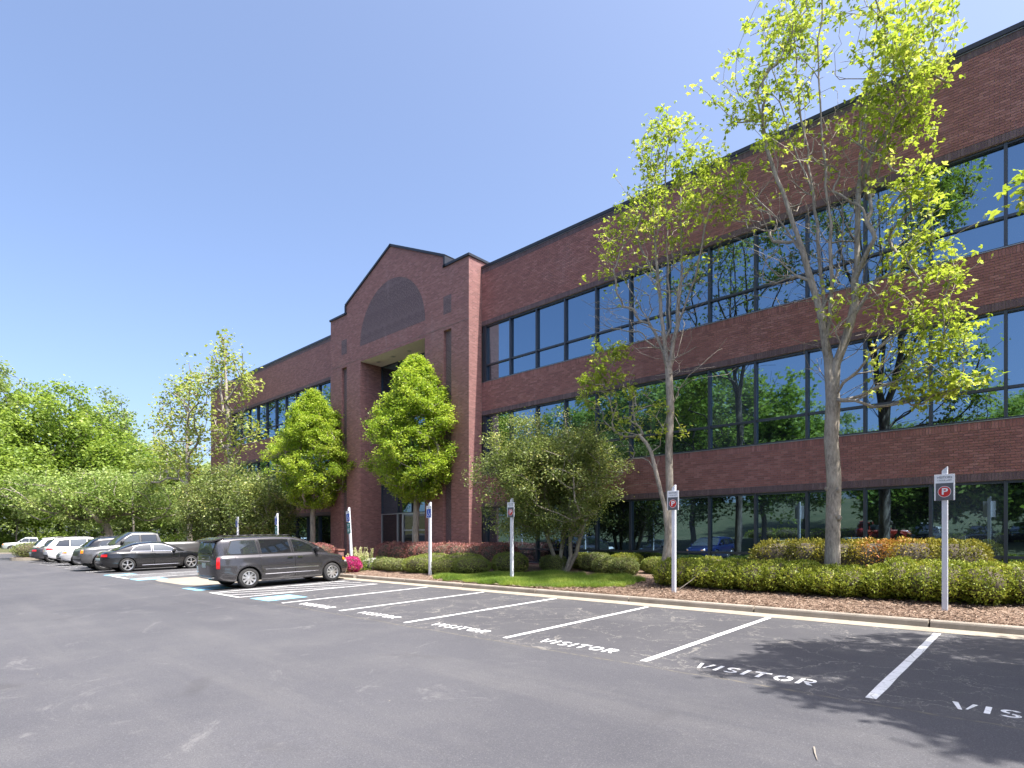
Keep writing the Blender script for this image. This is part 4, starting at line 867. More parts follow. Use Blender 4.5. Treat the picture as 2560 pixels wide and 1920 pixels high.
# leaning trunks and undergrowth along the wood edge
r_ = np.random.default_rng(82)
for i in range(12):
    x = -106 - r_.uniform(0, 8); y = 2 + 3.6 * i + r_.uniform(-.6, .6); h = r_.uniform(6.5, 10); base = np.array((x, y, .05)); R2 = np.random.default_rng(900 + i)
    A = ellip(R2, 70, (x + R2.uniform(-.5, .5), y + R2.uniform(-.8, .8), h * .72), (2.3, 2.6, h * .33), .45)
    make_tree('understorey_tree', ['thin-stemmed understorey tree at the shady wood edge, %s' % s for s in ('far left of the white pickup', 'left of the white pickup', 'over the white pickup hood', 'behind the white pickup cab', 'behind the white pickup tailgate', 'behind the far white hatchback', 'behind the white SUV roof', 'behind the silver SUV', 'behind the cherry limbs', 'left of the light pole', 'right of the light pole', 'behind the pickup bed')][i], 'tree', base,
              trunk_line(base, base + (R2.uniform(-.6, .6), R2.uniform(-1, 1), h * .5), 5, R2, .08), A, R2.uniform(.5, 1.4, len(A)) * 44, R2, .10, .012, (.45, .30, .20, .2), (M['bark_dark'], M[('oak', 'oak2')[i % 2]]), step=.8, wdir=.6, kmin=1, p=.5, group='understorey trees at the wood edge', skip=.012)
k = 1500; c = np.stack([r_.uniform(-185, -160, k), r_.uniform(-50, 110, k), r_.random(k) ** .8 * (13 + 3 * np.sin(np.arange(k))) + .3], 1)
V, T = leaves(c, np.full(k, 22), 1.3, .95, .7, r_, .2)
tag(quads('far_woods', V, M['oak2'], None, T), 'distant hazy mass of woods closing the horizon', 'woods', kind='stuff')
c = ellip(r_, 1000, (-114, 20, 1.0), (6.0, 32, 1.9), .6); c[:, 2] = np.abs(c[:, 2] - .2) * .9 + .1
V, T = leaves(c, np.full(len(c), 40), .5, .30, .2, r_, .2)
tag(quads('undergrowth', V, M['oak'], None, T), 'tangled green undergrowth along the edge of the woods', 'undergrowth', kind='stuff')

# ---- trees across the lot, seen mirrored in the glass, and the one shading the near bays
MG = 'trees across the lot mirrored in the windows'
for i, (x, y, h, rad, m_) in enumerate(((-38, -15, 17, 6.0, 'oak'), (-31, -16.5, 19.5, 6.2, 'oak'), (-25.0, -15, 18.0, 5.6, 'oak'), (-19.5, -16.5, 15.5, 4.8, 'oak'), (-12.5, -37, 12.5, 5.5, 'oak2'), (-4, -40, 13.5, 6.0, 'oak'), (4, -38, 12, 5.5, 'oak2'), (-24, -44, 16, 7, 'oak2'), (-60, -20, 16, 6.5, 'oak'), (-84, -16, 15, 6.5, 'oak2'), (-105, -10, 17, 7, 'oak'), (-9.3, -19.5, 8.5, 3.2, 'oak'), (-2.6, -19.5, 9.5, 3.6, 'oak'), (4.0, -19.5, 9, 3.6, 'oak'))):
    broadleaf('oak_tree', 'dark green tree across the lot mirrored in the %s' % ('second-floor glass behind the holly', 'second-floor glass left of the slender maple', 'second-floor glass right of the slender maple', 'second-floor glass between the two maples', 'ground-floor glass above the photinia', 'ground-floor glass behind the visitor sign', 'ground-floor glass at the right edge', 'second-floor glass, paler one behind', 'far-wing glass, nearest', 'far-wing glass, middle', 'far-wing glass, farthest', 'ground-floor glass beside the maple trunk', 'ground-floor glass beside the sign post', 'ground-floor glass beyond the sign post')[i],
              x, y, h, rad, 300 + i, m_, 52, 260, (.55, .30, .20), .18, group=MG)
isl = empty('tree_island', (4.9, 9.4, 0)); tag(isl, 'kerbed planting island at the end of the visitor bays', kind='structure')
ring = [(2.2 * math.cos(t) * .75, 3.2 * math.sin(t)) for t in np.linspace(0, 2 * math.pi, 32, endpoint=False)]
MB().prism(ring, 'z', -.3, .08).build('island_kerb', M['kerb'], isl); MB().prism([(x * .92, y * .95) for x, y in ring], 'z', .0, .12).build('island_mulch', M['mulch'], isl)
r_ = np.random.default_rng(91); x, y = 4.9, 9.2
A = ellip(r_, 1000, (5.3, 8.9, 9.3), (5.0, 3.9, 4.2), .5); A = A[A[:, 0] > 1.1 - .03 * A[:, 1]]; xs_ = A[:, 0] - .485 * A[:, 2]; ys_ = A[:, 1] - .052 * A[:, 2]; A = A[(xs_ > -3.0 + .25 * np.sin(ys_ * 3)) & (ys_ > 6.75 - .7 * np.clip(xs_ + 1, 0, 1) + .25 * np.sin(xs_ * 4))]; A = A[np.sin(A[:, 0] * 1.7) + np.sin(A[:, 1] * 2.1) + np.sin(A[:, 2] * 1.9) > -1.4]
A = np.concatenate([A, np.array([onY(2556, 452, 9.4), onY(2562, 478, 9.3), onY(2585, 460, 9.4), onY(2600, 480, 9.5)])])
wl = r_.uniform(.5, 1.5, len(A)) * 62; wl[-4:] = (8, 7, 12, 12)
make_tree('maple_tree', 'maple just outside the right edge, shading the near visitor bays', 'tree', (x, y, .05), trunk_line((x, y, .05), (x, y, 5.5), 6, r_, .04), A, wl, r_, .20, .006, (.16, .12, .11, .3), (M['bark_grey'], M['maple']), step=.5, kmin=3, p=.45, lobed=True)

# ---- clipped shrubs
def shrub(name, label, blobs, n, L, W, mat, seed, cat='shrub', group=None, rough=.05, up=.35, fmt=None, tfun=None, core=True, sep=None, sq=2.0):
    """blobs: world (cx,cy,cz,rx,ry,rz); leaves cover the union of the lobes"""
    r = np.random.default_rng(seed); B_ = np.array(blobs, float); base = np.array((B_[:, 0].mean(), B_[:, 1].mean(), min(b[2] for b in blobs)))
    base[2] = float(bedz(base[1])) if base[1] > 12.7 else base[2] - blobs[0][5] * .8
    t = empty(name, tuple(base)); tag(t, label, cat, group)
    area = B_[:, 3] * B_[:, 5] + B_[:, 4] * B_[:, 5] + B_[:, 3] * B_[:, 4]; which = r.choice(len(B_), n, p=area / area.sum())
    u = unit(r.normal(0, 1, (n, 3))); uq = np.sign(u) * np.abs(u) ** (2 / sq); uq = uq / (np.sum(np.abs(uq) ** sq, 1) ** (1 / sq))[:, None]
    q = B_[which]; rad = q[:, 3:6]
    nz = 1 + rough * (np.sin(9 * u[:, 0] + seed + which) * np.sin(8 * u[:, 1] + 2) * 1.0 + .8 * np.sin(17 * u[:, 2] + 13 * u[:, 0])) + r.normal(0, rough * .5, n) - .10 * (r.random(n) ** 3)
    C = q[:, :3] + uq * rad * nz[:, None]
    keep = C[:, 2] > base[2] + .01
    for i, b in enumerate(B_):
        e = (np.abs((C - b[:3]) / b[3:6]) ** sq).sum(1); keep &= ~((e < .72) & (which != i))
    C = C[keep]; u = u[keep]; rad = rad[keep]; k = len(C); nrm = unit(u / rad)
    D = unit(nrm * .6 + r.normal(0, .6, (k, 3)) + np.array((0, 0, up))); Nn = unit(nrm + r.normal(0, .5, (k, 3)))
    s = r.uniform(.6, 1.3, k); V = leaf_quads(C - base, D, Nn, L * s, W * s, r)
    cl = .5 + .5 * np.sin(C[:, 0] * 5.1 + seed) * np.sin(C[:, 1] * 4.3) ; T = np.stack([r.random(k), np.clip(cl * .6 + r.random(k) * .4, 0, 1), r.random(k)], 1)
    if tfun is not None: T = tfun(C, T, r)
    quads('foliage', V, mat, t, T)
    if core:
        mb = MB()
        for b in B_:
            bm = bmesh.new(); bmesh.ops.create_icosphere(bm, subdivisions=3, radius=1.0)
            vs = []
            for v in bm.verts:
                w_ = np.array(v.co[:]); w_ = np.sign(w_) * np.abs(w_) ** (2 / sq); w_ = w_ / (np.sum(np.abs(w_) ** sq) ** (1 / sq)) * b[3:6] * .86; p = b[:3] + w_; p[2] = max(p[2], base[2] - .02); vs.append(p - base)
            mb.add(vs, [tuple(v.index for v in f.verts) for f in bm.faces]); bm.free()
        mb.build('twigs', M['twig'], t, smooth=True, fix=False)
    return t
def row(x0, x1, y0, y1, n, z0, z1, rx, ry, seed, dz=.05):
    r = np.random.default_rng(seed); out = []
    for i in range(n):
        t = (i + .5) / n; x = x0 + (x1 - x0) * t + r.uniform(-.1, .1); y = y0 + (y1 - y0) * t + r.uniform(-.1, .1); top = z1 + r.uniform(-dz, dz); zb = z0 if z0 is not None else float(bedz(y)); out.append((x, y, (zb + top) / 2, rx * r.uniform(.9, 1.15), ry * r.uniform(.9, 1.1), (top - zb) / 2 + .05))
    return out
def phot(C, T, r):
    red = np.clip(1 - np.abs(C[:, 0] + 3.0) / 1.0, 0, 1) * .45; hi = np.clip((C[:, 2] - .7) / .8, 0, 1) * .30; T = T.copy(); T[:, 0] = np.clip(T[:, 0] * .55 + red + hi, 0, 1); T[:, 1] = np.clip(T[:, 1] * .6 + red, 0, 1); return T
shrub('photinia_hedge', 'long clipped photinia hedge with orange-tinged new leaves against the ground-floor windows', row(-5.95, -1.35, 16.95, 16.9, 6, None, 1.50, .72, .62, 1), 30000, .062, .032, M['photinia'], 201, 'hedge', tfun=phot, rough=.045, sq=2.6)
for i, (xa, xb, y, n, top, lab) in enumerate(((-8.2, -6.3, 15.35, 3, .86, 'green clipped shrub behind the middle visitor sign, left end of the green row'), (-6.2, -4.5, 15.25, 3, .92, 'green clipped shrub left of the tall maple trunk in the green row'), (-4.35, -2.75, 15.2, 3, .86, 'green clipped shrub right of the tall maple trunk in the green row'), (-2.7, -.9, 15.2, 3, 1.02, 'tallest bright green clipped shrub behind the right visitor sign'), (-.75, 1.6, 15.6, 3, .95, 'green clipped shrub cut by the right edge of the photo'))):
    shrub('clipped_shrub', lab, row(xa - .15, xb + .15, y, y, n + 1, None, top + .04, (xb - xa) / n * .72, .80, 10 + i, .03), 20000, .055, .028, M['shrub'], 210 + i, group='green clipped shrubs along the mulch', rough=.07)
shrub('clipped_shrub', 'green clipped shrub under the windows beyond the photinia, right edge', row(-.3, 2.5, 17.6, 17.6, 3, None, 1.0, .6, .5, 19), 9000, .055, .028, M['shrub'], 219, group='green clipped shrubs along the mulch')
shrub('clipped_shrub', 'dark green low shrub under the windows left of the photinia', row(-8.6, -6.6, 17.2, 17.2, 3, None, .92, .5, .5, 20), 9000, .05, .027, M['shrub'], 220, group='green clipped shrubs along the mulch')
# boxwoods
for i, (x, y, rx, top, lab, m_) in enumerate(((-21.0, 14.7, .62, .72, 'boxwood mound at the left end of the front row, beside the white flowers', 'box_pale'), (-19.9, 14.5, .66, .70, 'second boxwood mound from the white flowers', 'box_pale'), (-18.4, 14.5, .75, .84, 'wide boxwood mound just left of the upright wheelchair sign', 'box'), (-17.1, 14.6, .72, .80, 'boxwood mound at the foot of the wheelchair sign', 'box'), (-15.9, 14.9, .72, .86, 'dark boxwood mound just left of the grass patch', 'box'), (-14.8, 15.8, .68, 1.02, 'tall round boxwood behind the leftmost visitor sign', 'box'),
                                       (-18.9, 15.6, .9, .92, 'boxwood mound in the second row under the purple hedge', 'box'), (-17.2, 15.7, .9, .95, 'boxwood mound in the second row nearest the purple hedge end', 'box'),
                                       (-13.6, 16.9, .52, .92, 'small boxwood ball left of the holly trunks', 'box_pale'), (-12.2, 17.6, .62, 1.02, 'boxwood ball close behind the holly trunks', 'box_pale'), (-11.35, 17.0, .50, .90, 'pale boxwood ball right of the holly trunks', 'box_pale'), (-10.6, 16.9, .48, .88, 'pale boxwood ball nearest the green clipped row', 'box_pale'), (-11.3, 18.2, .62, 1.02, 'bright green ball against the glass behind the pale boxwoods', 'shrub'), (-9.75, 17.6, .50, .92, 'small dark ball shrub beside the slender maple', 'box'), (-13.1, 18.1, .55, 1.0, 'green ball shrub against the glass behind the holly trunks', 'box'))):
    zb = float(bedz(y)); shrub('boxwood', lab, [(x, y, zb + (top - zb) * .48, rx, rx * .85, (top - zb) * .56)], 7500, .042, .024, M[m_], 230 + i, group='clipped boxwoods in the bed', rough=.035, sq=2.3)
# purple loropetalum hedges
shrub('loropetalum_hedge', 'long purple-red loropetalum hedge in front of the tower', row(-24.0, -16.0, 16.85, 16.9, 8, None, 1.32, .75, .75, 31), 26000, .06, .032, M['lorop'], 251, 'hedge', rough=.05, sq=2.6, up=.5)
shrub('loropetalum_hedge', 'purple-red loropetalum hedge behind the hood of the minivan', row(-33.2, -27.9, 16.0, 15.4, 5, None, 1.28, .8, .8, 32), 17000, .065, .035, M['lorop'], 252, 'hedge', rough=.05, sq=2.6, up=.5)
shrub('photinia_shrub', 'round photinia shrub with orange tips between the black sedan and the minivan', row(-41.5, -38.5, 14.6, 14.6, 3, None, 1.55, .95, .8, 33), 9000, .09, .05, M['photinia'], 253, 'hedge')
shrub('clipped_shrub', 'dark green shrub between the black sedan nose and the minivan', row(-42, -36.5, 13.8, 13.8, 5, None, .95, .7, .55, 34), 9000, .085, .05, M['shrub'], 254, group='green clipped shrubs along the mulch')
# end island with its bush
isl2 = empty('kerb_island', (-58.6, 9.6, lotz(9.6))); tag(isl2, 'pale kerbed end island beyond the parked cars', kind='structure')
ring = [(1.7 * math.cos(t) * (1 if math.sin(t) > -.9 else 1), 3.0 * math.sin(t)) for t in np.linspace(0, 2 * math.pi, 28, endpoint=False)]
MB().prism(ring, 'z', -.1, .16).build('island_kerb', M['gutter'], isl2); MB().prism([(x * .85, y * .92) for x, y in ring], 'z', 0, .19).build('island_mulch', M['mulch'], isl2)
shrub('boxwood', 'wide yellow-green bush on the far end island', [(-58.6, 8.0, .6, 1.15, 1.3, .62), (-58.4, 9.6, .62, 1.15, 1.2, .66)], 9000, .08, .045, M['box_pale'], 261)
# flowers by the entrance walk
def azt(C, T, r): return T
pk = bedz(13.3)
a_ = shrub('azalea', 'hot pink azalea beside the minivan bumper', [(-21.55, 13.35, pk + .30, .42, .36, .34)], 4200, .045, .035, M['pink'], 271, 'flowers', rough=.06)
V, T = leaves(np.array((0, 0, .12)) + RNG.normal(0, .16, (60, 3)) * (1.4, 1.2, .5), np.full(60, 12), .08, .05, .025, RNG); quads('leaves', V, M['shrub'], a_, T)
w_ = shrub('candytuft', 'low white flowering clump between the cream spikes and the boxwood', [(-21.75, 14.5, bedz(14.5) + .20, .55, .42, .26), (-21.2, 14.75, bedz(14.7) + .14, .4, .35, .2)], 4200, .04, .034, M['whitefl'], 272, 'flowers', rough=.06)
V, T = leaves(np.array((-.1, 0, .08)) + RNG.normal(0, .2, (60, 3)) * (1.4, 1.0, .3), np.full(60, 10), .08, .06, .015, RNG); quads('leaves', V, M['shrub'], w_, T)
def spikes(name, label, cx, cy, n, h, spread, petal, seed):
    r = np.random.default_rng(seed); z = float(bedz(cy)); t = empty(name, (cx, cy, z)); tag(t, label, 'flowers'); st = MB(); C = []; G = []
    for i in range(n):
        x, y = r.normal(0, spread, 2); hh = h * r.uniform(.65, 1.05); tip = (x * 1.25, y * 1.25, hh); st.tube((x, y, -.02), tip, .007, .003, 4, False)
        for s in np.linspace(.05, .62, 10): G.append((x * (1 + .25 * s), y * (1 + .25 * s), hh * s))
        for s in np.linspace(.62, 1.0, 8): C.append((x * (1 + .25 * s), y * (1 + .25 * s), hh * s))
    st.build('stems', M['grass'], t, fix=False)
    V, T = leaves(np.array(G), np.full(len(G), 4), .03, .11, .018, r, -.5, 1.0); quads('leaves', V, M['grass'], t, T)
    if petal: V, T = leaves(np.array(C), np.full(len(C), 6), .018, .034, .03, r, 0, 1.0); quads('petals', V, M[petal], t, T)
spikes('snapdragon', 'cream snapdragon spikes at the foot of the leaning wheelchair sign', -21.75, 13.85, 34, .98, .20, 'cream', 281)
spikes('iris_clump', 'green blade-leaved clump beside the purple hedge at the entrance walk', -23.0, 15.8, 30, .62, .22, None, 282)
# lawn patch
r_ = np.random.default_rng(292); poly = np.array([(-16.6, 13.75), (-15.2, 13.05), (-13.5, 12.92), (-11.2, 12.92), (-10.3, 13.25), (-8.7, 14.2), (-9.1, 15.6), (-10.2, 16.2), (-12.6, 16.1), (-14.2, 15.6), (-15.6, 14.9)])
def inpoly(x, y, P):
    ins = np.zeros(len(x), bool); j = len(P) - 1
    for i in range(len(P)):
        c = ((P[i, 1] > y) != (P[j, 1] > y)) & (x < (P[j, 0] - P[i, 0]) * (y - P[i, 1]) / (P[j, 1] - P[i, 1]) + P[i, 0]); ins ^= c; j = i
    return ins
k = 150000; x = r_.uniform(-16.7, -8.6, k); y = r_.uniform(12.85, 16.3, k); wob = .12 * np.sin(x * 7) + .1 * np.sin(y * 9 + x * 3)
m_ = inpoly(x + wob, y + wob, poly); x, y = x[m_], y[m_]; k = len(x)
mesh_v = [(px_, py_, float(bedz(py_)) + .012) for px_, py_ in poly]; lw = empty('lawn', (-12.5, 14.4, 0)); tag(lw, 'strip of bright green grass in front of the holly', 'grass', kind='stuff')
o = mesh('turf', [(p[0] + 12.5, p[1] - 14.4, p[2]) for p in mesh_v], [tuple(range(len(poly)))], M['ground'], lw)
h = r_.uniform(.05, .15, k) * (1 + .5 * np.sin(x * 2.1) * np.sin(y * 2.7)); a = r_.uniform(0, 6.28, k); b = np.stack([x + 12.5, y - 14.4, bedz(y)], 1); w = .005
lean = r_.normal(0, .5, (k, 2)) * h[:, None]
V = np.stack([b + np.stack([np.cos(a) * w, np.sin(a) * w, 0 * a], 1), b - np.stack([np.cos(a) * w, np.sin(a) * w, 0 * a], 1), b + np.stack([lean[:, 0], lean[:, 1], h], 1)], 1)
g_ = quads('grass_blades', V, M['grass'], lw, np.stack([r_.random(k), .5 + .5 * np.sin(x * 3) * np.sin(y * 3), r_.random(k)], 1), n=3); g_['kind'] = 'stuff'
# fallen twigs
def twig(label, pts, r0, px=True):
    P = np.array(pts, float); t = MB()
    for i in range(len(P) - 1): t.tube(P[i] - P[0], P[i + 1] - P[0], r0 * (1 - i / len(P)), r0 * (1 - (i + 1) / len(P)) + .001, 5)
    o = t.build('fallen_twig', M['bark_pale']); o.location = P[0]; tag(o, label, 'twig')
def lotp(x, y):
    r = ray(x, y); t = (CZ + SLOPE * YK) / (SLOPE * r[1] - r[2]); return np.array((r[0] * t, r[1] * t, CZ + r[2] * t))
twig('small curved twig lying alone on the asphalt', [lotp(2035, 1870) + (0, 0, .008), lotp(2037, 1885) + (0, 0, .012), lotp(2043, 1902) + (0, 0, .008)], .008)
twig('bare twig leaning out of the clipped shrub onto the mulch', [onY(1698, 1473, 14.1), onY(1730, 1450, 14.35), onY(1752, 1430, 14.5), onY(1800, 1420, 14.7)], .008)
twig('pale bare twig sticking up from the bright green hedge', [onY(2205, 1420, 15.3), onY(2212, 1400, 15.3), onY(2219, 1384, 15.3)], .007)
# ================================================================== vehicles
M['tyre'] = plain('tyre_rubber', (0.025, 0.025, 0.026), .8, nvar=.2, nscale=20); M['black'] = plain('black_plastic', (0.018, 0.018, 0.02), .55); M['under'] = plain('underbody', (0.012, 0.012, 0.012), .9)
M['rim'] = plain('alloy_rim', (0.62, 0.62, 0.63), .28, .85); M['rim_dark'] = plain('alloy_rim_dark', (0.25, 0.25, 0.26), .35, .8); M['chrome'] = plain('chrome', (0.75, 0.75, 0.76), .12, 1.0)
M['car_glass'] = mat_glass('car_glass', (0.62, 0.66, 0.70), (0.012, 0.014, 0.016), .02, .10); M['tail'] = plain('tail_lamp_red', (0.50, 0.012, 0.016), .15, coat=1.0); M['lamp_clear'] = plain('lamp_clear', (0.62, 0.64, 0.66), .12, .3, coat=1.0); M['amber'] = plain('lamp_amber', (0.75, 0.24, 0.02), .2, coat=1.0)
M['plate'] = plain('number_plate', (0.42, 0.50, 0.48), .45); M['grille'] = plain('grille_black', (0.015, 0.015, 0.016), .35)
PAINT = {}
def paint(nm, c, metal=.25, rough=.32):
    if nm not in PAINT: PAINT[nm] = mat_carpaint('car_paint_' + nm, c, metal, rough)
    return PAINT[nm]
def interp(tab, x): return np.interp(x, [t[0] for t in tab], [t[1] for t in tab])
def wheel(car_root, x, y, side, R, rr, spokes, wide, style='fat', dark=False):
    """side -1: outer face towards -y"""
    w = MB().lathe([(0, -.04), (rr * .93, -.04), (rr * .93, .09), (0, .09)], 24).build('wheel', M['under'], car_root); w.location = (x, y, R)
    s = side; tw = wide / 2
    pr = [(rr * .97, -tw), (R * .90, -tw * 1.02), (R * .97, -tw * .88), (R, -tw * .6), (R, tw * .6), (R * .97, tw * .88), (R * .90, tw * 1.02), (rr * .97, tw)]
    auto_smooth(MB().lathe(pr, 36).build('tyre', M['tyre'], w), 50)
    rm = MB().lathe([(rr * 1.0, s * tw * .98), (rr * .97, s * tw * 1.06), (rr * .90, s * tw * 1.02), (rr * .87, s * tw * .5), (rr * .87, -s * tw * .4)], 36)
    for i in range(spokes):
        a = 2 * math.pi * (i + .25) / spokes; groups = ((0, 1.0),) if style == 'fat' else ((-.11, .55), (.11, .55))
        for da, wf in groups:
            aa = a + da; d = np.array((math.cos(aa), math.sin(aa))); q = np.array((-d[1], d[0])); w0 = rr * (.105 if style == 'fat' else .10) * wf; w1 = rr * (.17 if style == 'fat' else .13) * wf
            P = [d * rr * .12 - q * w0, d * rr * .93 - q * w1, d * rr * .93 + q * w1, d * rr * .12 + q * w0]
            y0, y1 = s * tw * .72, s * tw * .98
            rm.add([(p[0], y0, p[1]) for p in P] + [(p[0], y1 - (s * .015 if k in (1, 2) else 0), p[1]) for k, p in enumerate(P)], [(0, 1, 2, 3), (7, 6, 5, 4), (0, 4, 5, 1), (1, 5, 6, 2), (2, 6, 7, 3), (3, 7, 4, 0)])
    rm.lathe([(0.0, s * tw * 1.04), (rr * .14, s * tw * 1.03), (rr * .2, s * tw * .98), (rr * .2, s * tw * .6)], 20)
    rm.build('rim', M['rim_dark' if dark else 'rim'], w)
    return w
def make_car(sp, label, cat, loc, heading, pnt, name, group=None, tilt=True, detail=True):
    L, Wd = sp['L'], sp['W']; a, b = L / 2, Wd / 2; root = empty(name); tag(root, label, cat, group)
    Rm = Matrix.Rotation(heading, 4, 'Z')
    if tilt: Rm = Matrix.Rotation(math.atan(SLOPE if loc[1] > 0 else -.018), 4, 'X') @ Rm
    root.rotation_euler = Rm.to_euler(); root.location = loc
    nf, nr = sp.get('nf', 4.5), sp.get('nr', 7.0); bel = sp['top']; bot = sp['bot']; wx = sp['axles']; Ra = sp['Ra']; R = sp['R']
    def yo(x):
        n_ = nf if x > 0 else nr; return b * max(0.0, 1 - (abs(x) / a) ** n_) ** (1 / n_)
    xe = .965 * a
    xs = set(np.round(np.arange(-xe, xe, .09), 3)) | {xe, -xe}
    for w in wx:
        for t in np.linspace(0, math.pi, 15): xs.add(round(w + Ra * math.cos(t), 3))
        xs.add(round(w + Ra + .006, 3)); xs.add(round(w - Ra - .006, 3))
    xs = sorted(x for x in xs if -xe <= x <= xe)
    FR = [1, .82, .5, 0, -.5, -.82, -1]
    out = [(x, -yo(x)) for x in xs]
    yf, yr_ = yo(xe), yo(-xe)
    fr = [(a * (1 - abs(f * yf / b) ** nf) ** (1 / nf), -f * yf) for f in FR[1:-1]]; rearp = [(-a * (1 - abs(f * yr_ / b) ** nr) ** (1 / nr), f * yr_) for f in FR[1:-1]]
    pts = out + fr + [(x, yo(x)) for x in reversed(xs)] + rearp; N = len(pts); P2 = np.array(pts)
    tn = np.roll(P2, -1, 0) - np.roll(P2, 1, 0); nr2 = np.stack([tn[:, 1], -tn[:, 0]], 1); nr2 /= np.linalg.norm(nr2, axis=1, keepdims=True)
    lat = np.abs(nr2[:, 1])
    zt = np.array([interp(bel, p[0]) for p in pts]); zl = np.array([interp(bot, p[0]) for p in pts]); zb = zl.copy()
    for w in wx:
        for i, p in enumerate(pts):
            dx = p[0] - w
            if abs(dx) <= Ra + 1e-4 and lat[i] > .5: zb[i] = max(zb[i], R + math.sqrt(max(0, Ra * Ra - dx * dx)) * .98)
    def inset(i, z):
        zz = (z - zl[i]) / max(.05, zt[i] - zl[i]); d = 0.0
        if zz < .3: d += .055 * (1 - zz / .3) ** 1.6
        if zz > .5: d += (.045 * lat[i] + sp.get('nose', .16) * (1 - lat[i]) * (1 if pts[i][0] > 0 else sp.get('tailin', .25))) * ((zz - .5) / .5) ** 2.2
        d -= .012 * math.exp(-((zz - .58) / .09) ** 2)            # shoulder crease
        if zz > .90 and lat[i] > .5: d += sp.get('shelf', .05) * (zz - .90) / .10
        fl = sp.get('flare', 0)
        if fl and lat[i] > .5:
            for w in wx:
                rr_ = math.hypot(pts[i][0] - w, z - R)
                d -= fl * math.exp(-((rr_ - Ra - .03) / .055) ** 2)
        return d
    def surf(i, z, off=0.0):
        d = inset(i, z) - off; return (pts[i][0] - nr2[i, 0] * d, pts[i][1] - nr2[i, 1] * d, z)
    LV = [0, .08, .18, .3, .42, .5, .58, .66, .76, .84, .90, .95, 1.0]
    body = MB(); rows = [[surf(i, zb[i] + (zt[i] - zb[i]) * t) for i in range(N)] + [surf(0, zb[0] + (zt[0] - zb[0]) * t)] for t in LV]
    body.grid(rows)
    # top deck
    topr = rows[-1]; nx = len(xs); T = []
    rp = [topr[N - 5 + k] for k in range(5)]; T.append([topr[nx + 5 + nx - 1]] + rp + [topr[0]])
    for k in range(nx):
        pr_, pl = np.array(topr[k]), np.array(topr[nx + 5 + (nx - 1 - k)]); rowp = []
        for f in FR:
            p = pl * (f + 1) / 2 + pr_ * (1 - f) / 2; p[2] += sp.get('crown', .045) * (1 - f * f); rowp.append(tuple(p))
        T.append(rowp)
    T.append([topr[nx + 5]] + [topr[nx + k] for k in (4, 3, 2, 1, 0)] + [topr[nx - 1]])
    body.grid(T)
    # cabin
    gh = sp['roof']; g0, g1 = gh[0][0], gh[-1][0]; zr_max = max(z for _, z in gh); gx_ = sorted(set(np.round(np.linspace(g0, g1, 30), 3)) | {round(x, 3) for x, _ in gh}); tum = sp.get('tum', .17)
    bz = lambda x: float(interp(bel, x)) - .03
    zr = lambda x: float(interp(gh, x))
    rl = sp.get('roundtop', .10)
    def ys(x, z):
        t = max(0.0, (z - bz(x)) / max(.05, zr_max - bz(x))); return yo(x) - .055 - sp.get('shelf', .05) * .8 - tum * t ** 1.25 - sp.get('endtap', .0) * max(0, (abs(x) / a) - .6)
    rows2 = []
    for x in gx_:
        z0, z1 = bz(x), max(zr(x), bz(x) + .005); zz = [z0 + (z1 - z0) * t for t in (0, .25, .5, .75, .92)]; sd = [(ys(x, z), z) for z in zz]
        ye = ys(x, z1); hgt = z1 - z0; cr = min(1, hgt / .3)
        tp = [(ye - .02 * cr, z1 - .012 * cr), (ye - .075 * cr, z1 + .012 * cr), (ye * .5, z1 + .045 * cr), (0, z1 + .055 * cr)]
        prof = sd + tp; rows2.append([(x, -y, z) for y, z in prof] + [(x, y, z) for y, z in reversed(prof[:-1])])
    body.grid(rows2)
    bo = body.build('body', pnt, root, fix=True); auto_smooth(bo, 40)
    # underbody and wheel wells
    MB().box(-a * .84, a * .84, -b * .78, b * .78, .24, .60).build('underbody', M['under'], root)
    for w in wx:
        for s in (-1, 1):
            arcp = [(w + (Ra - .004) * math.cos(t), R + (Ra - .004) * math.sin(t)) for t in np.linspace(-.15, math.pi + .15, 16)]
            G = [[(x, s * (b - .035), z) for x, z in arcp], [(x, s * (b - .30), z) for x, z in arcp]]
            q = MB().grid(G); q.add([(x, s * (b - .299), z) for x, z in arcp], [tuple(range(16))]); q.build('wheel_well', M['under'], root)
            wheel(root, w, s * (b - sp['tw'] / 2 - .012), s, R, sp['rr'], sp['spokes'], sp['tw'], sp.get('style', 'fat'), sp.get('darkrim', False))
    # glass
    def side_patch(poly, s, off, nu=8, nv=4, clip=.085):
        (x0, z0), (x1, z1), (x2, z2), (x3, z3) = poly; G = []
        for j in range(nv + 1):
            v = j / nv; rw = []
            for i in range(nu + 1):
                u = i / nu; x = (x0 * (1 - u) + x1 * u) * (1 - v) + (x3 * (1 - u) + x2 * u) * v; z = (z0 * (1 - u) + z1 * u) * (1 - v) + (z3 * (1 - u) + z2 * u) * v
                z = min(z, zr(x) - clip); rw.append((x, s * (ys(x, z) + off), z))
            G.append(rw)
        return G
    for s in (-1, 1):
        for poly in sp['win']:
            cxp = sum(p[0] for p in poly) / 4; czp = sum(p[1] for p in poly) / 4
            big = [(cxp + (p[0] - cxp) * 1.0 + (.03 if p[0] > cxp else -.03), p[1] + (.028 if p[1] > czp else -.024)) for p in poly]
            if detail: auto_smooth(MB().grid(side_patch(big, s, .006, clip=.062)).build('window_trim', M['chrome'] if sp.get('chrome') else M['black'], root))
            auto_smooth(MB().grid(side_patch(poly, s, .011)).build('side_window', M['car_glass'], root))
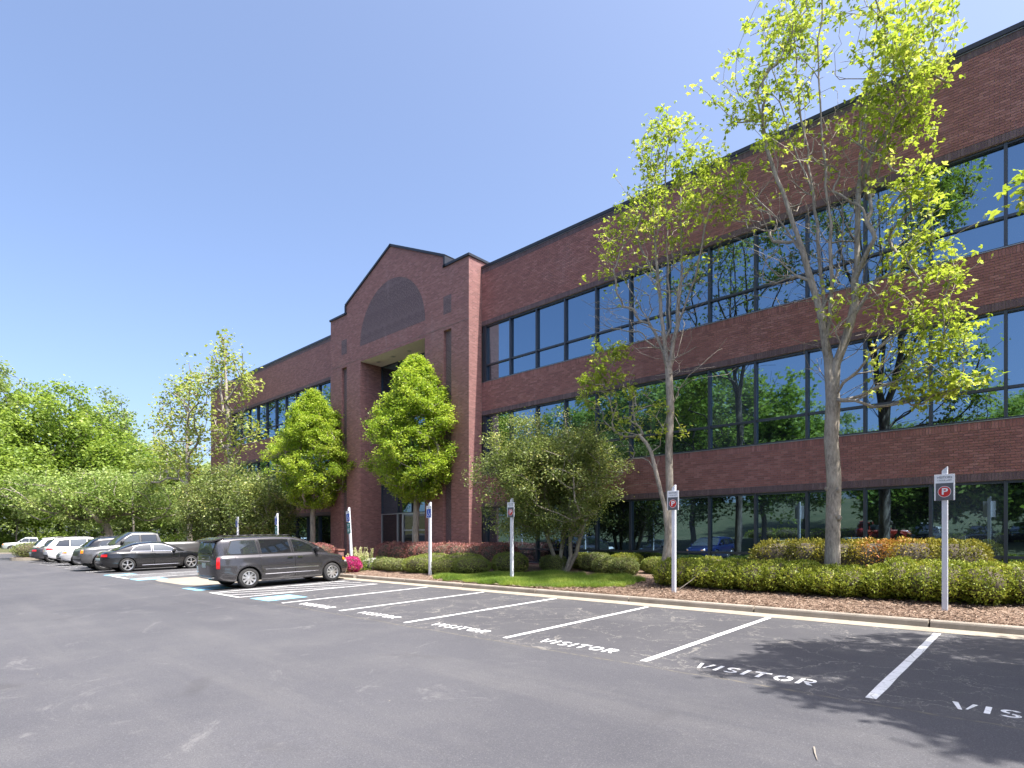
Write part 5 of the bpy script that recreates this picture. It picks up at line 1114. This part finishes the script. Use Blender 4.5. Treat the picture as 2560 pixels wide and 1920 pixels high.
    def top_patch(xa, xb, off, k=.9, n=8, kb=None):
        G = []; kb = k if kb is None else kb
        for i in range(n + 1):
            t = i / n; x = xa + (xb - xa) * t; z = zr(x); h = min(1, max(0, (z - bz(x))) / .3); ye = ys(x, z) * (k + (kb - k) * t); dz = (zr(x + .01) - zr(x - .01)) / .02; nn = np.array((-dz, 1.0)) / math.hypot(dz, 1)
            G.append([(x + nn[0] * off, ye * f, z + (.045 + .01) * h * (1 - abs(f) ** 2.2) + nn[1] * off) for f in np.linspace(-1, 1, 9)])
        return G
    wsx = sp['windshield']; auto_smooth(MB().grid(top_patch(wsx[0], wsx[1], .02, .90, 8, .97)).build('windshield', M['car_glass'], root))
    if sp.get('rearglass'): rg = sp['rearglass']; auto_smooth(MB().grid(top_patch(rg[0], rg[1], .02, .93, 8, .90)).build('rear_window', M['car_glass'], root))
    # patches on the lower body, chosen by perimeter position
    idx_right = list(range(nx)); idx_front = list(range(nx - 1, nx + 6)); idx_rear = [nx + 5 + nx - 1] + list(range(N - 5, N)) + [0]
    per = list(range(N))
    def patch(nm, mt, ids, z0, z1, off, parent=root, nz=5, bulge=0.0):
        G = []
        for j in range(nz + 1):
            t = j / nz; rw = []
            for q, i in enumerate(ids):
                lo, hi = (z0 if not callable(z0) else z0(pts[i][0])), (z1 if not callable(z1) else z1(pts[i][0])); z = max(lo + (hi - lo) * t, zb[i] + .004); z = min(z, zt[i] - .004); rw.append(surf(i, z, off + bulge * math.sin(math.pi * t)))
            G.append(rw)
        o = MB().grid(G).build(nm, mt, parent); auto_smooth(o); return o
    def side_ids(x0, x1, s):
        I = [i for i in range(nx) if x0 <= xs[i] <= x1]; return I if s < 0 else [nx + 5 + (nx - 1 - i) for i in I][::-1]
    def corner(front, s, x0, yin):
        """indices wrapping from the side round to the front/rear face"""
        if front:
            I = [i for i in range(nx) if xs[i] >= x0] + [nx + k for k in range(5) if pts[nx + k][1] <= -yin]
            if s > 0: I = [i for i in range(nx, N) if pts[i][0] > 0 and ((i >= nx + 5 and pts[i][0] >= x0) or (i < nx + 5 and pts[i][1] >= yin))]
        else:
            I = [i for i in range(N - 5, N) if pts[i][1] <= -yin] + [i for i in range(nx) if xs[i] <= x0]
            if s > 0: I = [i for i in range(nx + 5, nx + 5 + nx) if pts[i][0] <= x0] + [i for i in range(N - 5, N) if pts[i][1] >= yin]
        return I
    for s in (-1, 1):
        for x0, x1 in sp['doors']:
            z0 = max(interp(bot, (x0 + x1) / 2) + .06, .3); I = side_ids(x0, x1, s)
            if len(I) < 2: continue
            if detail:
                for xx in (x0, x1):
                    J = [i for i in side_ids(xx - .09, xx + .09, s)]
                    j = min(J, key=lambda i: abs(pts[i][0] - xx)); hw = .007; G = [[(pts[j][0] - hw, surf(j, z, .004)[1], z), (pts[j][0] + hw, surf(j, z, .004)[1], z)] for z in np.linspace(z0, zt[j] - .02, 10)]
                    MB().grid(G).build('door_seam', M['under'], root)
            d = patch('door', pnt, I[1:-1] if len(I) > 4 else I, z0, lambda x: float(interp(bel, x)) - .03, .003, nz=10)
            hx = x0 + .16 if sp.get('handle_rear', True) else x1 - .16
            if (x0, x1) in [tuple(q) for q in sp.get('hfront', [])]: hx = x1 - .18
            j = min(I, key=lambda i: abs(pts[i][0] - hx)); zc = float(interp(bel, hx)) - .14; pj = surf(j, zc, .02)
            MB().box(-.10, .10, -.016, .016, -.018, .018).build('handle', sp.get('hmat', M['black']), d, bevel=.008).location = pj
    for (nm, mt, fr_, x0, yin, z0, z1) in sp['lamps']:
        for s in (-1, 1):
            I = corner(fr_, s, x0, yin * b)
            if len(I) > 1: patch(nm, M[mt], I, z0, z1, .018 if nm in ('reverse_lamp', 'turn_lamp') else .010, bulge=.006)
    for (nm, mt, I_, z0, z1, y0) in sp.get('faces', []):
        I = [i for i in (idx_front if I_ == 'f' else idx_rear) if abs(pts[i][1]) <= y0 * b]; patch(nm, M[mt] if mt else pnt, I, z0, z1, .008)
    for s in (-1, 1):        # lower cladding / sills
        for (nm, mt, x0, x1, z0, z1, off) in sp.get('strips', []):
            I = side_ids(x0, x1, s); patch(nm, M[mt] if mt else pnt, I, z0, z1, off, nz=3, bulge=.006)
    # mirrors
    mx, mz = sp['mirror']
    for s in (-1, 1):
        y = s * (ys(mx, mz) + .10)
        bm = bmesh.new(); bmesh.ops.create_icosphere(bm, subdivisions=3, radius=1)
        m_ = MB().add([(v.co.x * .07, math.copysign(abs(v.co.y) ** .7, v.co.y) * .125, math.copysign(abs(v.co.z) ** .7, v.co.z) * .095) for v in bm.verts], [tuple(v.index for v in f.verts) for f in bm.faces]); bm.free()
        m_.box(-.03, .03, -.16 if s > 0 else .02, -.02 if s > 0 else .16, -.07, -.035)
        o = m_.build('mirror', sp.get('mirrormat') or pnt, root, smooth=True); o.location = (mx, y, mz + .03)
    for fn in sp.get('extra', []): fn(root, dict(surf=surf, pts=pts, ys=ys, zr=zr, patch=patch, corner=corner, side_ids=side_ids, a=a, b=b, idx_rear=idx_rear, idx_front=idx_front, pnt=pnt))
    return root
def rails(x0, x1, yk=.86, mt='black'):
    def f(root, c):
        for s in (-1, 1):
            P = [(x, s * c['ys'](x, c['zr'](x)) * yk, c['zr'](x) + .065) for x in np.linspace(x0, x1, 8)]; m_ = MB()
            for p, q in zip(P[:-1], P[1:]): m_.tube(p, q, .02, n=6)
            m_.build('roof_rail', M[mt], root, smooth=True)
    return f
def van_extra(root, c):
    zr, ys = c['zr'], c['ys']; p = c['pnt']; x = -2.36
    MB().prism([(-.22, -.01), (-.18, .035), (.18, .06), (.22, .03)], 'x', -.0, .0) if False else None
    w = ys(-2.2, 1.6) * .95; sp_ = MB().add([(-2.56, -w, 1.64), (-2.56, w, 1.64), (-2.15, w, 1.735), (-2.15, -w, 1.735), (-2.54, -w, 1.60), (-2.54, w, 1.60), (-2.2, w, 1.66), (-2.2, -w, 1.66)], [(0, 1, 2, 3), (4, 5, 1, 0), (7, 6, 5, 4), (0, 3, 7, 4), (1, 5, 6, 2)]); sp_.build('spoiler', p, root, bevel=.012)
    # tailgate trim: chrome bar, number plate, wiper, emblem
    xb = -c['a']
    MB().box(xb - .012, xb + .03, -.52, .52, .935, .968).build('chrome_bar', M['chrome'], root, bevel=.006)
    pl = MB().box(xb - .012, xb + .02, -.155, .155, .73, .89).build('number_plate', M['plate'], root, bevel=.004)
    MB().box(xb - .0, xb + .02, -.30, .36, .69, .925).build('plate_recess', p, root, bevel=.01)
    MB().box(xb - .055, xb - .03, -.42, .05, 1.20, 1.225).build('wiper', M['black'], root, bevel=.005)
    MB().add([(xb - .012, -.17, 1.03), (xb - .012, 0, 1.015), (xb - .012, .17, 1.03), (xb - .012, 0, 1.045)], [(0, 1, 2, 3)]).build('emblem', M['chrome'], root)
    MB().box(xb - .03, xb + .06, -.72, .72, .40, .43).build('bumper_lip', M['chrome'], root, bevel=.008)
VAN = dict(L=5.15, W=1.99, R=.345, rr=.235, Ra=.41, tw=.225, axles=(-1.50, 1.58), spokes=9, nf=3.6, nr=8, flare=.022, nose=.20, tailin=.15, tum=.15,
  top=[(-2.58, 1.12), (1.0, 1.12), (1.45, 1.08), (2.1, .97), (2.45, .82), (2.58, .74)], bot=[(-2.58, .36), (-2.1, .26), (-1.0, .22), (1.3, .22), (2.2, .24), (2.58, .32)],
  roof=[(-2.53, 1.10), (-2.50, 1.30), (-2.40, 1.58), (-2.30, 1.655), (-1.6, 1.70), (-.6, 1.715), (.1, 1.69), (.45, 1.62), (.9, 1.43), (1.36, 1.16), (1.5, 1.07)],
  win=[[(-2.16, 1.17), (-1.15, 1.17), (-1.22, 1.60), (-1.98, 1.60)], [(-1.02, 1.17), (.02, 1.17), (-.06, 1.62), (-1.08, 1.62)], [(.15, 1.17), (1.02, 1.17), (.55, 1.60), (.08, 1.60)]], chrome=False,
  windshield=(.40, 1.36), rearglass=(-2.34, -2.515), doors=[(-1.09, .10), (.115, 1.17)], hfront=[(-1.09, .10)], mirror=(.98, 1.20), mirrormat=M['black'], hmat=M['chrome'],
  lamps=[('tail_lamp', 'tail', False, -2.36, .78, .70, 1.07), ('reverse_lamp', 'lamp_clear', False, -2.47, .80, .83, .96), ('headlamp', 'lamp_clear', True, 2.16, .45, .70, .84), ('turn_lamp', 'amber', True, 2.10, .93, .78, .88)],
  strips=[('side_moulding', 'chrome', -1.0, 1.1, .60, .635, .008), ('sill_moulding', 'chrome', -1.02, 1.08, .435, .455, .006)], faces=[('grille', 'grille', 'f', .50, .66, .6)], extra=[rails(-1.9, .1), van_extra])
paint('grey_van', (0.060, 0.058, 0.064), .6, .27)
def stand(x, y): return (x, y, lotz(y))
PARK = 'cars parked nose-in along the bed'
make_car(VAN, 'dark grey minivan with silver wheels parked beside the hatched aisle', 'minivan', stand(-20.80, 9.88), math.pi / 2, paint('grey_van', 0), 'minivan')

SED = dict(L=4.94, W=1.89, R=.345, rr=.25, Ra=.395, tw=.225, axles=(-1.40, 1.52), spokes=5, style='twin', nf=3.2, nr=4.0, nose=.16, tailin=.5, tum=.21,
  top=[(-2.47, .90), (-2.3, 1.00), (-1.8, 1.03), (.9, .96), (1.3, .94), (2.0, .84), (2.35, .72), (2.47, .62)], bot=[(-2.47, .34), (-2.0, .26), (-.9, .2), (1.2, .2), (2.1, .2), (2.47, .28)],
  roof=[(-2.02, 1.00), (-1.6, 1.15), (-1.1, 1.33), (-.7, 1.41), (-.2, 1.44), (.25, 1.40), (.6, 1.28), (1.05, 1.06), (1.25, .94)],
  win=[[(-1.22, 1.04), (-.33, 1.02), (-.30, 1.34), (-.92, 1.32)], [(-.22, 1.02), (.86, 1.00), (.36, 1.33), (-.2, 1.34)]], chrome=True, windshield=(.30, 1.12), rearglass=(-.85, -1.85),
  doors=[(-1.05, -.24), (-.23, .92)], mirror=(.72, .99), lamps=[('tail_lamp', 'tail', False, -2.12, .45, .78, .90), ('headlamp', 'lamp_clear', True, 1.98, .45, .60, .70), ('turn_lamp', 'amber', True, 2.02, .9, .64, .68)],
  strips=[('sill_moulding', 'chrome', -.85, 1.0, .30, .325, .006)], faces=[('grille', 'grille', 'f', .28, .58, .5), ('rear_diffuser', 'black', 'r', .34, .46, .9), ('number_plate', 'plate', 'r', .60, .72, .5)])
make_car(SED, 'shiny black sedan with twin-spoke silver wheels parked next to the grey pickup', 'sedan', stand(-34.66, 9.68), math.pi / 2, paint('black', (0.010, 0.011, 0.014), .3, .25), 'sedan')

def bed_extra(root, c):
    b = c['b']; MB().box(-2.85, -.88, -b * .86, b * .86, 1.20, 1.392).build('bed_cover', M['black'], root, bevel=.02)
PK = dict(L=5.89, W=2.03, R=.42, rr=.265, Ra=.50, tw=.27, axles=(-1.78, 1.90), spokes=6, nf=6.0, nr=10, flare=.03, nose=.08, tailin=.1, tum=.17, crown=.03,
  top=[(-2.95, 1.38), (-.85, 1.38), (-.8, 1.30), (1.2, 1.30), (1.35, 1.28), (2.6, 1.20), (2.88, 1.12), (2.95, 1.05)], bot=[(-2.95, .62), (-2.3, .50), (-1.0, .38), (1.3, .38), (2.4, .40), (2.95, .45)],
  roof=[(-.84, 1.36), (-.80, 1.60), (-.70, 1.88), (-.5, 1.93), (.3, 1.95), (.55, 1.92), (.95, 1.68), (1.40, 1.30), (1.5, 1.26)],
  win=[[(-.62, 1.40), (.10, 1.40), (.10, 1.82), (-.60, 1.82)], [(.22, 1.38), (1.08, 1.36), (.64, 1.80), (.22, 1.82)]], windshield=(.56, 1.38), rearglass=(-.79, -.845), doors=[(-.66, .15), (.16, 1.22)], mirror=(1.05, 1.42), mirrormat=M['black'],
  lamps=[('tail_lamp', 'tail', False, -2.80, .88, .98, 1.32), ('headlamp', 'lamp_clear', True, 2.66, .72, .92, 1.12), ('turn_lamp', 'amber', True, 2.70, .95, .93, 1.10)], faces=[('grille', 'grille', 'f', .80, 1.10, .70), ('bumper', 'rim_dark', 'f', .50, .74, .98), ('fog_lamp', 'black', 'f', .56, .68, .86), ('tailgate', None, 'r', .72, 1.30, .8)], strips=[('sill_step', 'black', -.7, 1.2, .40, .47, .03)], extra=[bed_extra])
make_car(PK, 'grey crew-cab pickup backed into its bay, nose to the lane', 'pickup', stand(-37.35, 9.75), -math.pi / 2, paint('grey_pickup', (0.115, 0.115, 0.12), .5, .36), 'pickup_truck')
SUV = dict(L=4.75, W=1.91, R=.37, rr=.245, Ra=.43, tw=.235, axles=(-1.38, 1.42), spokes=5, style='twin', nf=4.0, nr=6, flare=.015, nose=.14, tailin=.25, tum=.19,
  top=[(-2.375, 1.05), (-1.0, 1.08), (.9, 1.06), (1.2, 1.04), (2.0, .96), (2.28, .82), (2.375, .74)], bot=[(-2.375, .44), (-2.0, .34), (-.9, .27), (1.0, .27), (2.0, .3), (2.375, .38)],
  roof=[(-2.30, 1.04), (-2.22, 1.22), (-1.95, 1.52), (-1.75, 1.64), (-.9, 1.71), (.0, 1.70), (.3, 1.64), (.75, 1.38), (1.15, 1.08), (1.28, 1.02)],
  win=[[(-1.86, 1.18), (-1.15, 1.13), (-1.12, 1.56), (-1.6, 1.52)], [(-1.04, 1.12), (-.18, 1.12), (-.18, 1.58), (-1.02, 1.57)], [(-.08, 1.12), (.86, 1.10), (.38, 1.52), (-.06, 1.58)]], windshield=(.32, 1.12), rearglass=(-1.86, -2.25), doors=[(-1.08, -.14), (-.13, .98)], mirror=(.78, 1.15),
  lamps=[('tail_lamp', 'tail', False, -2.02, .55, .92, 1.03), ('headlamp', 'lamp_clear', True, 1.95, .55, .76, .92), ('turn_lamp', 'amber', True, 2.0, .93, .78, .86)], faces=[('grille', 'grille', 'f', .55, .86, .5), ('lower_bumper', 'black', 'r', .44, .60, .95), ('lower_intake', 'black', 'f', .40, .52, .85)], strips=[('sill_moulding', 'black', -1.0, 1.0, .28, .38, .008)], extra=[rails(-1.7, .1)])
make_car(SUV, 'silver white SUV backed in, dark front bumper towards the lane', 'suv', stand(-45.1, 9.7), -math.pi / 2, paint('silver', (0.55, 0.56, 0.58), .35, .3), 'suv')
make_car(SUV, 'white SUV parked nose-in, third from the far end of the row', 'suv', stand(-49.75, 9.75), math.pi / 2, paint('white', (0.78, 0.78, 0.77), .0, .3), 'suv', PARK)
make_car(SED, 'dark sedan showing only its red-lit tail past the white SUV', 'sedan', stand(-52.75, 9.5), math.pi / 2, paint('navy', (0.035, 0.037, 0.045), .4), 'sedan', PARK)
HAT = dict(SUV); HAT['lamps'] = [('tail_lamp', 'tail', False, -2.15, .72, .95, 1.40)] + SUV['lamps'][1:]
make_car(HAT, 'white hatchback with tall red tail lamps at the far end of the row', 'hatchback', stand(-55.7, 10.0), math.pi / 2, paint('white', 0), 'hatchback', PARK)
make_car(SUV, 'black SUV almost hidden behind the grey pickup bed', 'suv', stand(-39.95, 10.0), math.pi / 2, paint('black', 0), 'suv', PARK)
make_car(PK, 'white pickup greyed with painted tree shade, far off at the edge of the woods', 'pickup', (-101.0, 13.5, -.28), -math.pi / 2 - .1, paint('shaded_white', (0.34, 0.37, 0.37), .1), 'pickup_truck', tilt=False)  # white paint darkened to grey, putting the tree shade into its colour
# cars across the lot, only seen mirrored in the ground-floor glass
RG = 'cars across the lot seen mirrored in the glass'
def mir(sp, lab, cat, x, y, hd, col, nm):
    z = lotz(y) if y > -12 else 1.31
    make_car(sp, lab, cat, (x, y, z), hd, col, nm, RG, tilt=y > -12, detail=False)
blue = paint('blue', (0.010, 0.022, 0.11), .3); red = paint('red', (0.38, 0.035, 0.018), .0)
mir(SUV, 'blue SUV mirrored in the glass beside the middle visitor sign', 'suv', -20.6, -8.2, math.pi / 2 + .02, blue, 'suv')
mir(PK, 'white pickup mirrored in the glass right of the holly trunks', 'pickup', -31.0, -5.2, .0, paint('white', 0), 'pickup_truck')
mir(SED, 'white sedan mirrored low in the glass right of the blue SUV', 'sedan', -15.5, -8.0, math.pi / 2, paint('white', 0), 'sedan')
mir(SUV, 'silver SUV mirrored in the glass left of the photinia', 'suv', -10.5, -8.2, math.pi / 2, paint('silver', 0), 'suv')
mir(SUV, 'dark SUV mirrored in the glass left of the blue SUV', 'suv', -25.5, -8.2, math.pi / 2, paint('navy', 0), 'suv')
JEEP = dict(SUV); JEEP.update(roof=[(-2.2, 1.04), (-2.18, 1.4), (-2.1, 1.74), (-1.0, 1.80), (.35, 1.80), (.45, 1.74), (.75, 1.12), (.85, 1.02)], windshield=(.44, .74), rearglass=(-2.16, -2.19), tum=.08, nf=8, nose=.03, top=[(-2.375, 1.08), (.9, 1.10), (2.2, 1.06), (2.375, .98)], win=[[(-1.9, 1.16), (-1.0, 1.16), (-1.0, 1.66), (-1.9, 1.66)], [(-.9, 1.16), (-.2, 1.16), (-.2, 1.66), (-.9, 1.66)], [(-.1, 1.16), (.55, 1.16), (.4, 1.66), (-.1, 1.66)]], flare=.04, extra=[])
mir(JEEP, 'red boxy off-roader mirrored in the glass right of the tall maple trunk', 'off-roader', -11.6, -24.5, -.3, red, 'off_roader')
mir(SUV, 'white SUV mirrored in the glass left of the right visitor sign', 'suv', -8.0, -24.0, math.pi / 2, paint('white', 0), 'suv')
mir(SUV, 'black SUV mirrored in the glass behind the right visitor sign', 'suv', -4.6, -24.0, math.pi / 2, paint('black', 0), 'suv')
mir(SED, 'navy sedan mirrored in the glass right of the right visitor sign', 'sedan', -1.4, -24.0, math.pi / 2, paint('navy', 0), 'sedan')
mir(SUV, 'silver SUV mirrored at the right edge of the glass', 'suv', 2.0, -24.0, math.pi / 2, paint('silver', 0), 'suv')
shrub('hedge', 'bright green clipped hedge across the lot mirrored in the glass', [(x, -34.0, 1.75, 2.2, .9, .75) for x in np.arange(-26, 8, 3.2)], 14000, .16, .09, M['shrub'], 401, 'hedge', core=True)
wb = empty('distant_building', (-28, -86, 7.5)); tag(wb, 'pale building on the hill mirrored above the grass', 'building')
MB().box(-16, 16, -6, 6, -2, 7).build('wall', plain('pale_wall', (.62, .63, .64), .8), wb)
for i in range(6): MB().box(-14 + i * 5, -11.5 + i * 5, 6.0, 6.06, 1.5, 4).build('window', M['glass'], wb)

# ================================================================== signs
def signpost(name, label, x, y, kind, lean=0.0, top=2.96, group=None):
    zb_ = float(bedz(y)) - .03; t = empty(name, (x, y, zb_)); t.rotation_euler = (0, lean, 0); tag(t, label, 'sign', group); H = top - zb_; w = .045
    pv = [(-w, -w, 0), (w, -w, 0), (w, w, 0), (-w, w, 0), (-w, -w, H - .085), (w, -w, H), (w, w, H), (-w, w, H - .085)]
    MB().add(pv, [(3, 2, 1, 0), (4, 5, 6, 7), (0, 1, 5, 4), (1, 2, 6, 5), (2, 3, 7, 6), (3, 0, 4, 7)]).build('post', M['white_metal'], t, bevel=.004)
    yf = -w - .002
    if kind == 'P':
        pz0, pz1 = H - .655, H - .155; pn = MB().box(-.16, .16, yf - .012, yf, pz0, pz1).build('panel', M['sign_white'], t, bevel=.002)
        MB().box(-.136, .136, yf - .016, yf - .0125, pz0 + .001, pz1 - .17).build('grey_field', M['sign_grey'], pn)
        cz = (pz0 + pz1 - .17) / 2
        def disc(nm, r, mt, y0): 
            n = 40; MB().prism([(r * math.cos(q) * .97, cz + r * math.sin(q)) for q in np.linspace(0, 2 * math.pi, n, endpoint=False)], 'y', y0, y0 + .001).build(nm, M[mt], pn)
        disc('ring', .107, 'sign_white', yf - .0176); disc('red_disc', .099, 'sign_red', yf - .0192)
        text_obj('letter', 'P', .175, M['sign_white'], pn, (.002, yf - .0205, cz), sx=1.15, bold=.004)
        text_obj('lettering', 'VISITORS', .060, M['sign_text'], pn, (0, yf - .0135, pz1 - .062), sx=.98); text_obj('lettering', '1 HOUR LIMIT', .036, M['sign_text'], pn, (0, yf - .0135, pz1 - .118))
    else:
        pz0, pz1 = H - .60, H - .15; pn = MB().box(-.145, .145, yf - .012, yf, pz0, pz1).build('panel', M['sign_white'], t, bevel=.002)
        MB().box(-.118, .118, yf - .016, yf - .0125, pz0 + .012, pz1 - .12).build('blue_field', M['sign_blue'], pn)
        v = []; f = []; s = .19; zc = (pz0 + pz1 - .12) / 2 - .055
        for poly in wheelchair2d(): b0 = len(v); v += [(px_ * s - .02, yf - .0185, zc + py_ * s) for px_, py_ in poly]; f.append(tuple(range(b0, b0 + len(poly))))
        mesh('wheelchair_symbol', v, f, M['sign_white'], pn)
        text_obj('lettering', 'RESERVED', .045, M['sign_text'], pn, (0, yf - .0135, pz1 - .045)); text_obj('lettering', 'PARKING', .03, M['sign_text'], pn, (0, yf - .0135, pz1 - .092))
        if kind == 'HG':
            g1 = H - .66; g0 = g1 - .46; gp = MB().box(-.13, .13, yf - .012, yf, g0, g1).build('green_panel', M['sign_green'], t, bevel=.002)
            text_obj('lettering', 'RESERVED', .044, M['sign_white'], gp, (0, yf - .0135, g1 - .085), bold=.001); text_obj('lettering', 'FOR', .036, M['sign_white'], gp, (0, yf - .0135, g1 - .145), bold=.001)
            zc = g0 + .15; A_ = arc(0, zc, .075, .088, 0, 359, 1, 30); mesh('ring', [(p, yf - .0135, q) for p, q in A_], [(i, i + 1, 58 - i, 59 - i) for i in range(29)], M['sign_white'], gp)
            mesh('pictogram', [(-.035, yf - .0135, zc - .05), (.0, yf - .0135, zc - .05), (.055, yf - .0135, zc + .05), (.01, yf - .0135, zc + .03), (-.04, yf - .0135, zc + .02), (-.01, yf - .0135, zc + .005)], [(0, 1, 2, 3), (0, 5, 3, 4)], M['sign_white'], gp)
    return t
signpost('visitor_sign', 'rightmost visitor parking sign with red P disc, in front of the bright green hedge', -1.56, 13.9, 'P', group='visitor parking signs')
signpost('visitor_sign', 'middle visitor parking sign with red P disc, before the slender maple trunk', -7.23, 13.93, 'P', group='visitor parking signs')
signpost('visitor_sign', 'leftmost visitor parking sign with red P disc, at the edge of the grass', -13.3, 14.3, 'P', top=2.93, group='visitor parking signs')
signpost('accessible_sign', 'blue wheelchair sign on an upright post before the purple hedge', -17.22, 14.0, 'H', top=2.94, group='accessible parking signs')
signpost('accessible_sign', 'leaning post with blue wheelchair sign and green panel above the pink azalea', -21.85, 13.55, 'HG', lean=-.10, top=2.90, group='accessible parking signs')
signpost('accessible_sign', 'blue wheelchair sign with green panel behind the minivan roof', -29.2, 13.75, 'HG', top=2.86, group='accessible parking signs')
signpost('accessible_sign', 'farthest blue wheelchair sign, between the hollies and the minivan tail', -34.1, 13.75, 'H', top=2.80, group='accessible parking signs')
sb = empty('no_entry_sign', (-6.5, -21.0, 1.3)); tag(sb, 'round red no-entry sign across the lot mirrored in the glass', 'sign')
MB().tube((0, 0, 0), (0, 0, 2.6), .035).build('post', M['white_metal'], sb)
MB().prism([(.38 * math.cos(q), 2.5 + .38 * math.sin(q)) for q in np.linspace(0, 6.283, 24, endpoint=False)], 'y', .04, .06).build('disc', M['sign_red'], sb); MB().box(-.27, .27, .061, .066, 2.42, 2.58).build('bar', M['sign_white'], sb)
# light pole among the trees
lp = empty('light_pole', (-69.3, 17.5, 0.0)); tag(lp, 'tall pale light pole among the trees behind the cars', 'light pole')
MB().tube((0, 0, -.1), (0, 0, 8.2), .10, .07, 12).build('pole', plain('pole_paint', (.36, .31, .27), .6), lp, smooth=True); MB().box(-.35, .35, -.2, .2, 8.2, 8.36).build('lamp_head', M['black'], lp, bevel=.03); MB().tube((0, 0, -.1), (0, 0, .5), .22, .22, 12).build('base', M['kerb'], lp)
fk = empty('far_kerb', (-81.4, 6, 0)); tag(fk, 'low grey kerb across the far end of the lot', kind='structure')
for i in range(10):
    y0 = -12 + i * 3.6; MB().box(-.1, .1, y0 - 6, y0 - 6 + 3.55, -.4, lotz(y0 + 1.8) + .16).build('kerb_stone', M['kerb'], fk, bevel=.015)
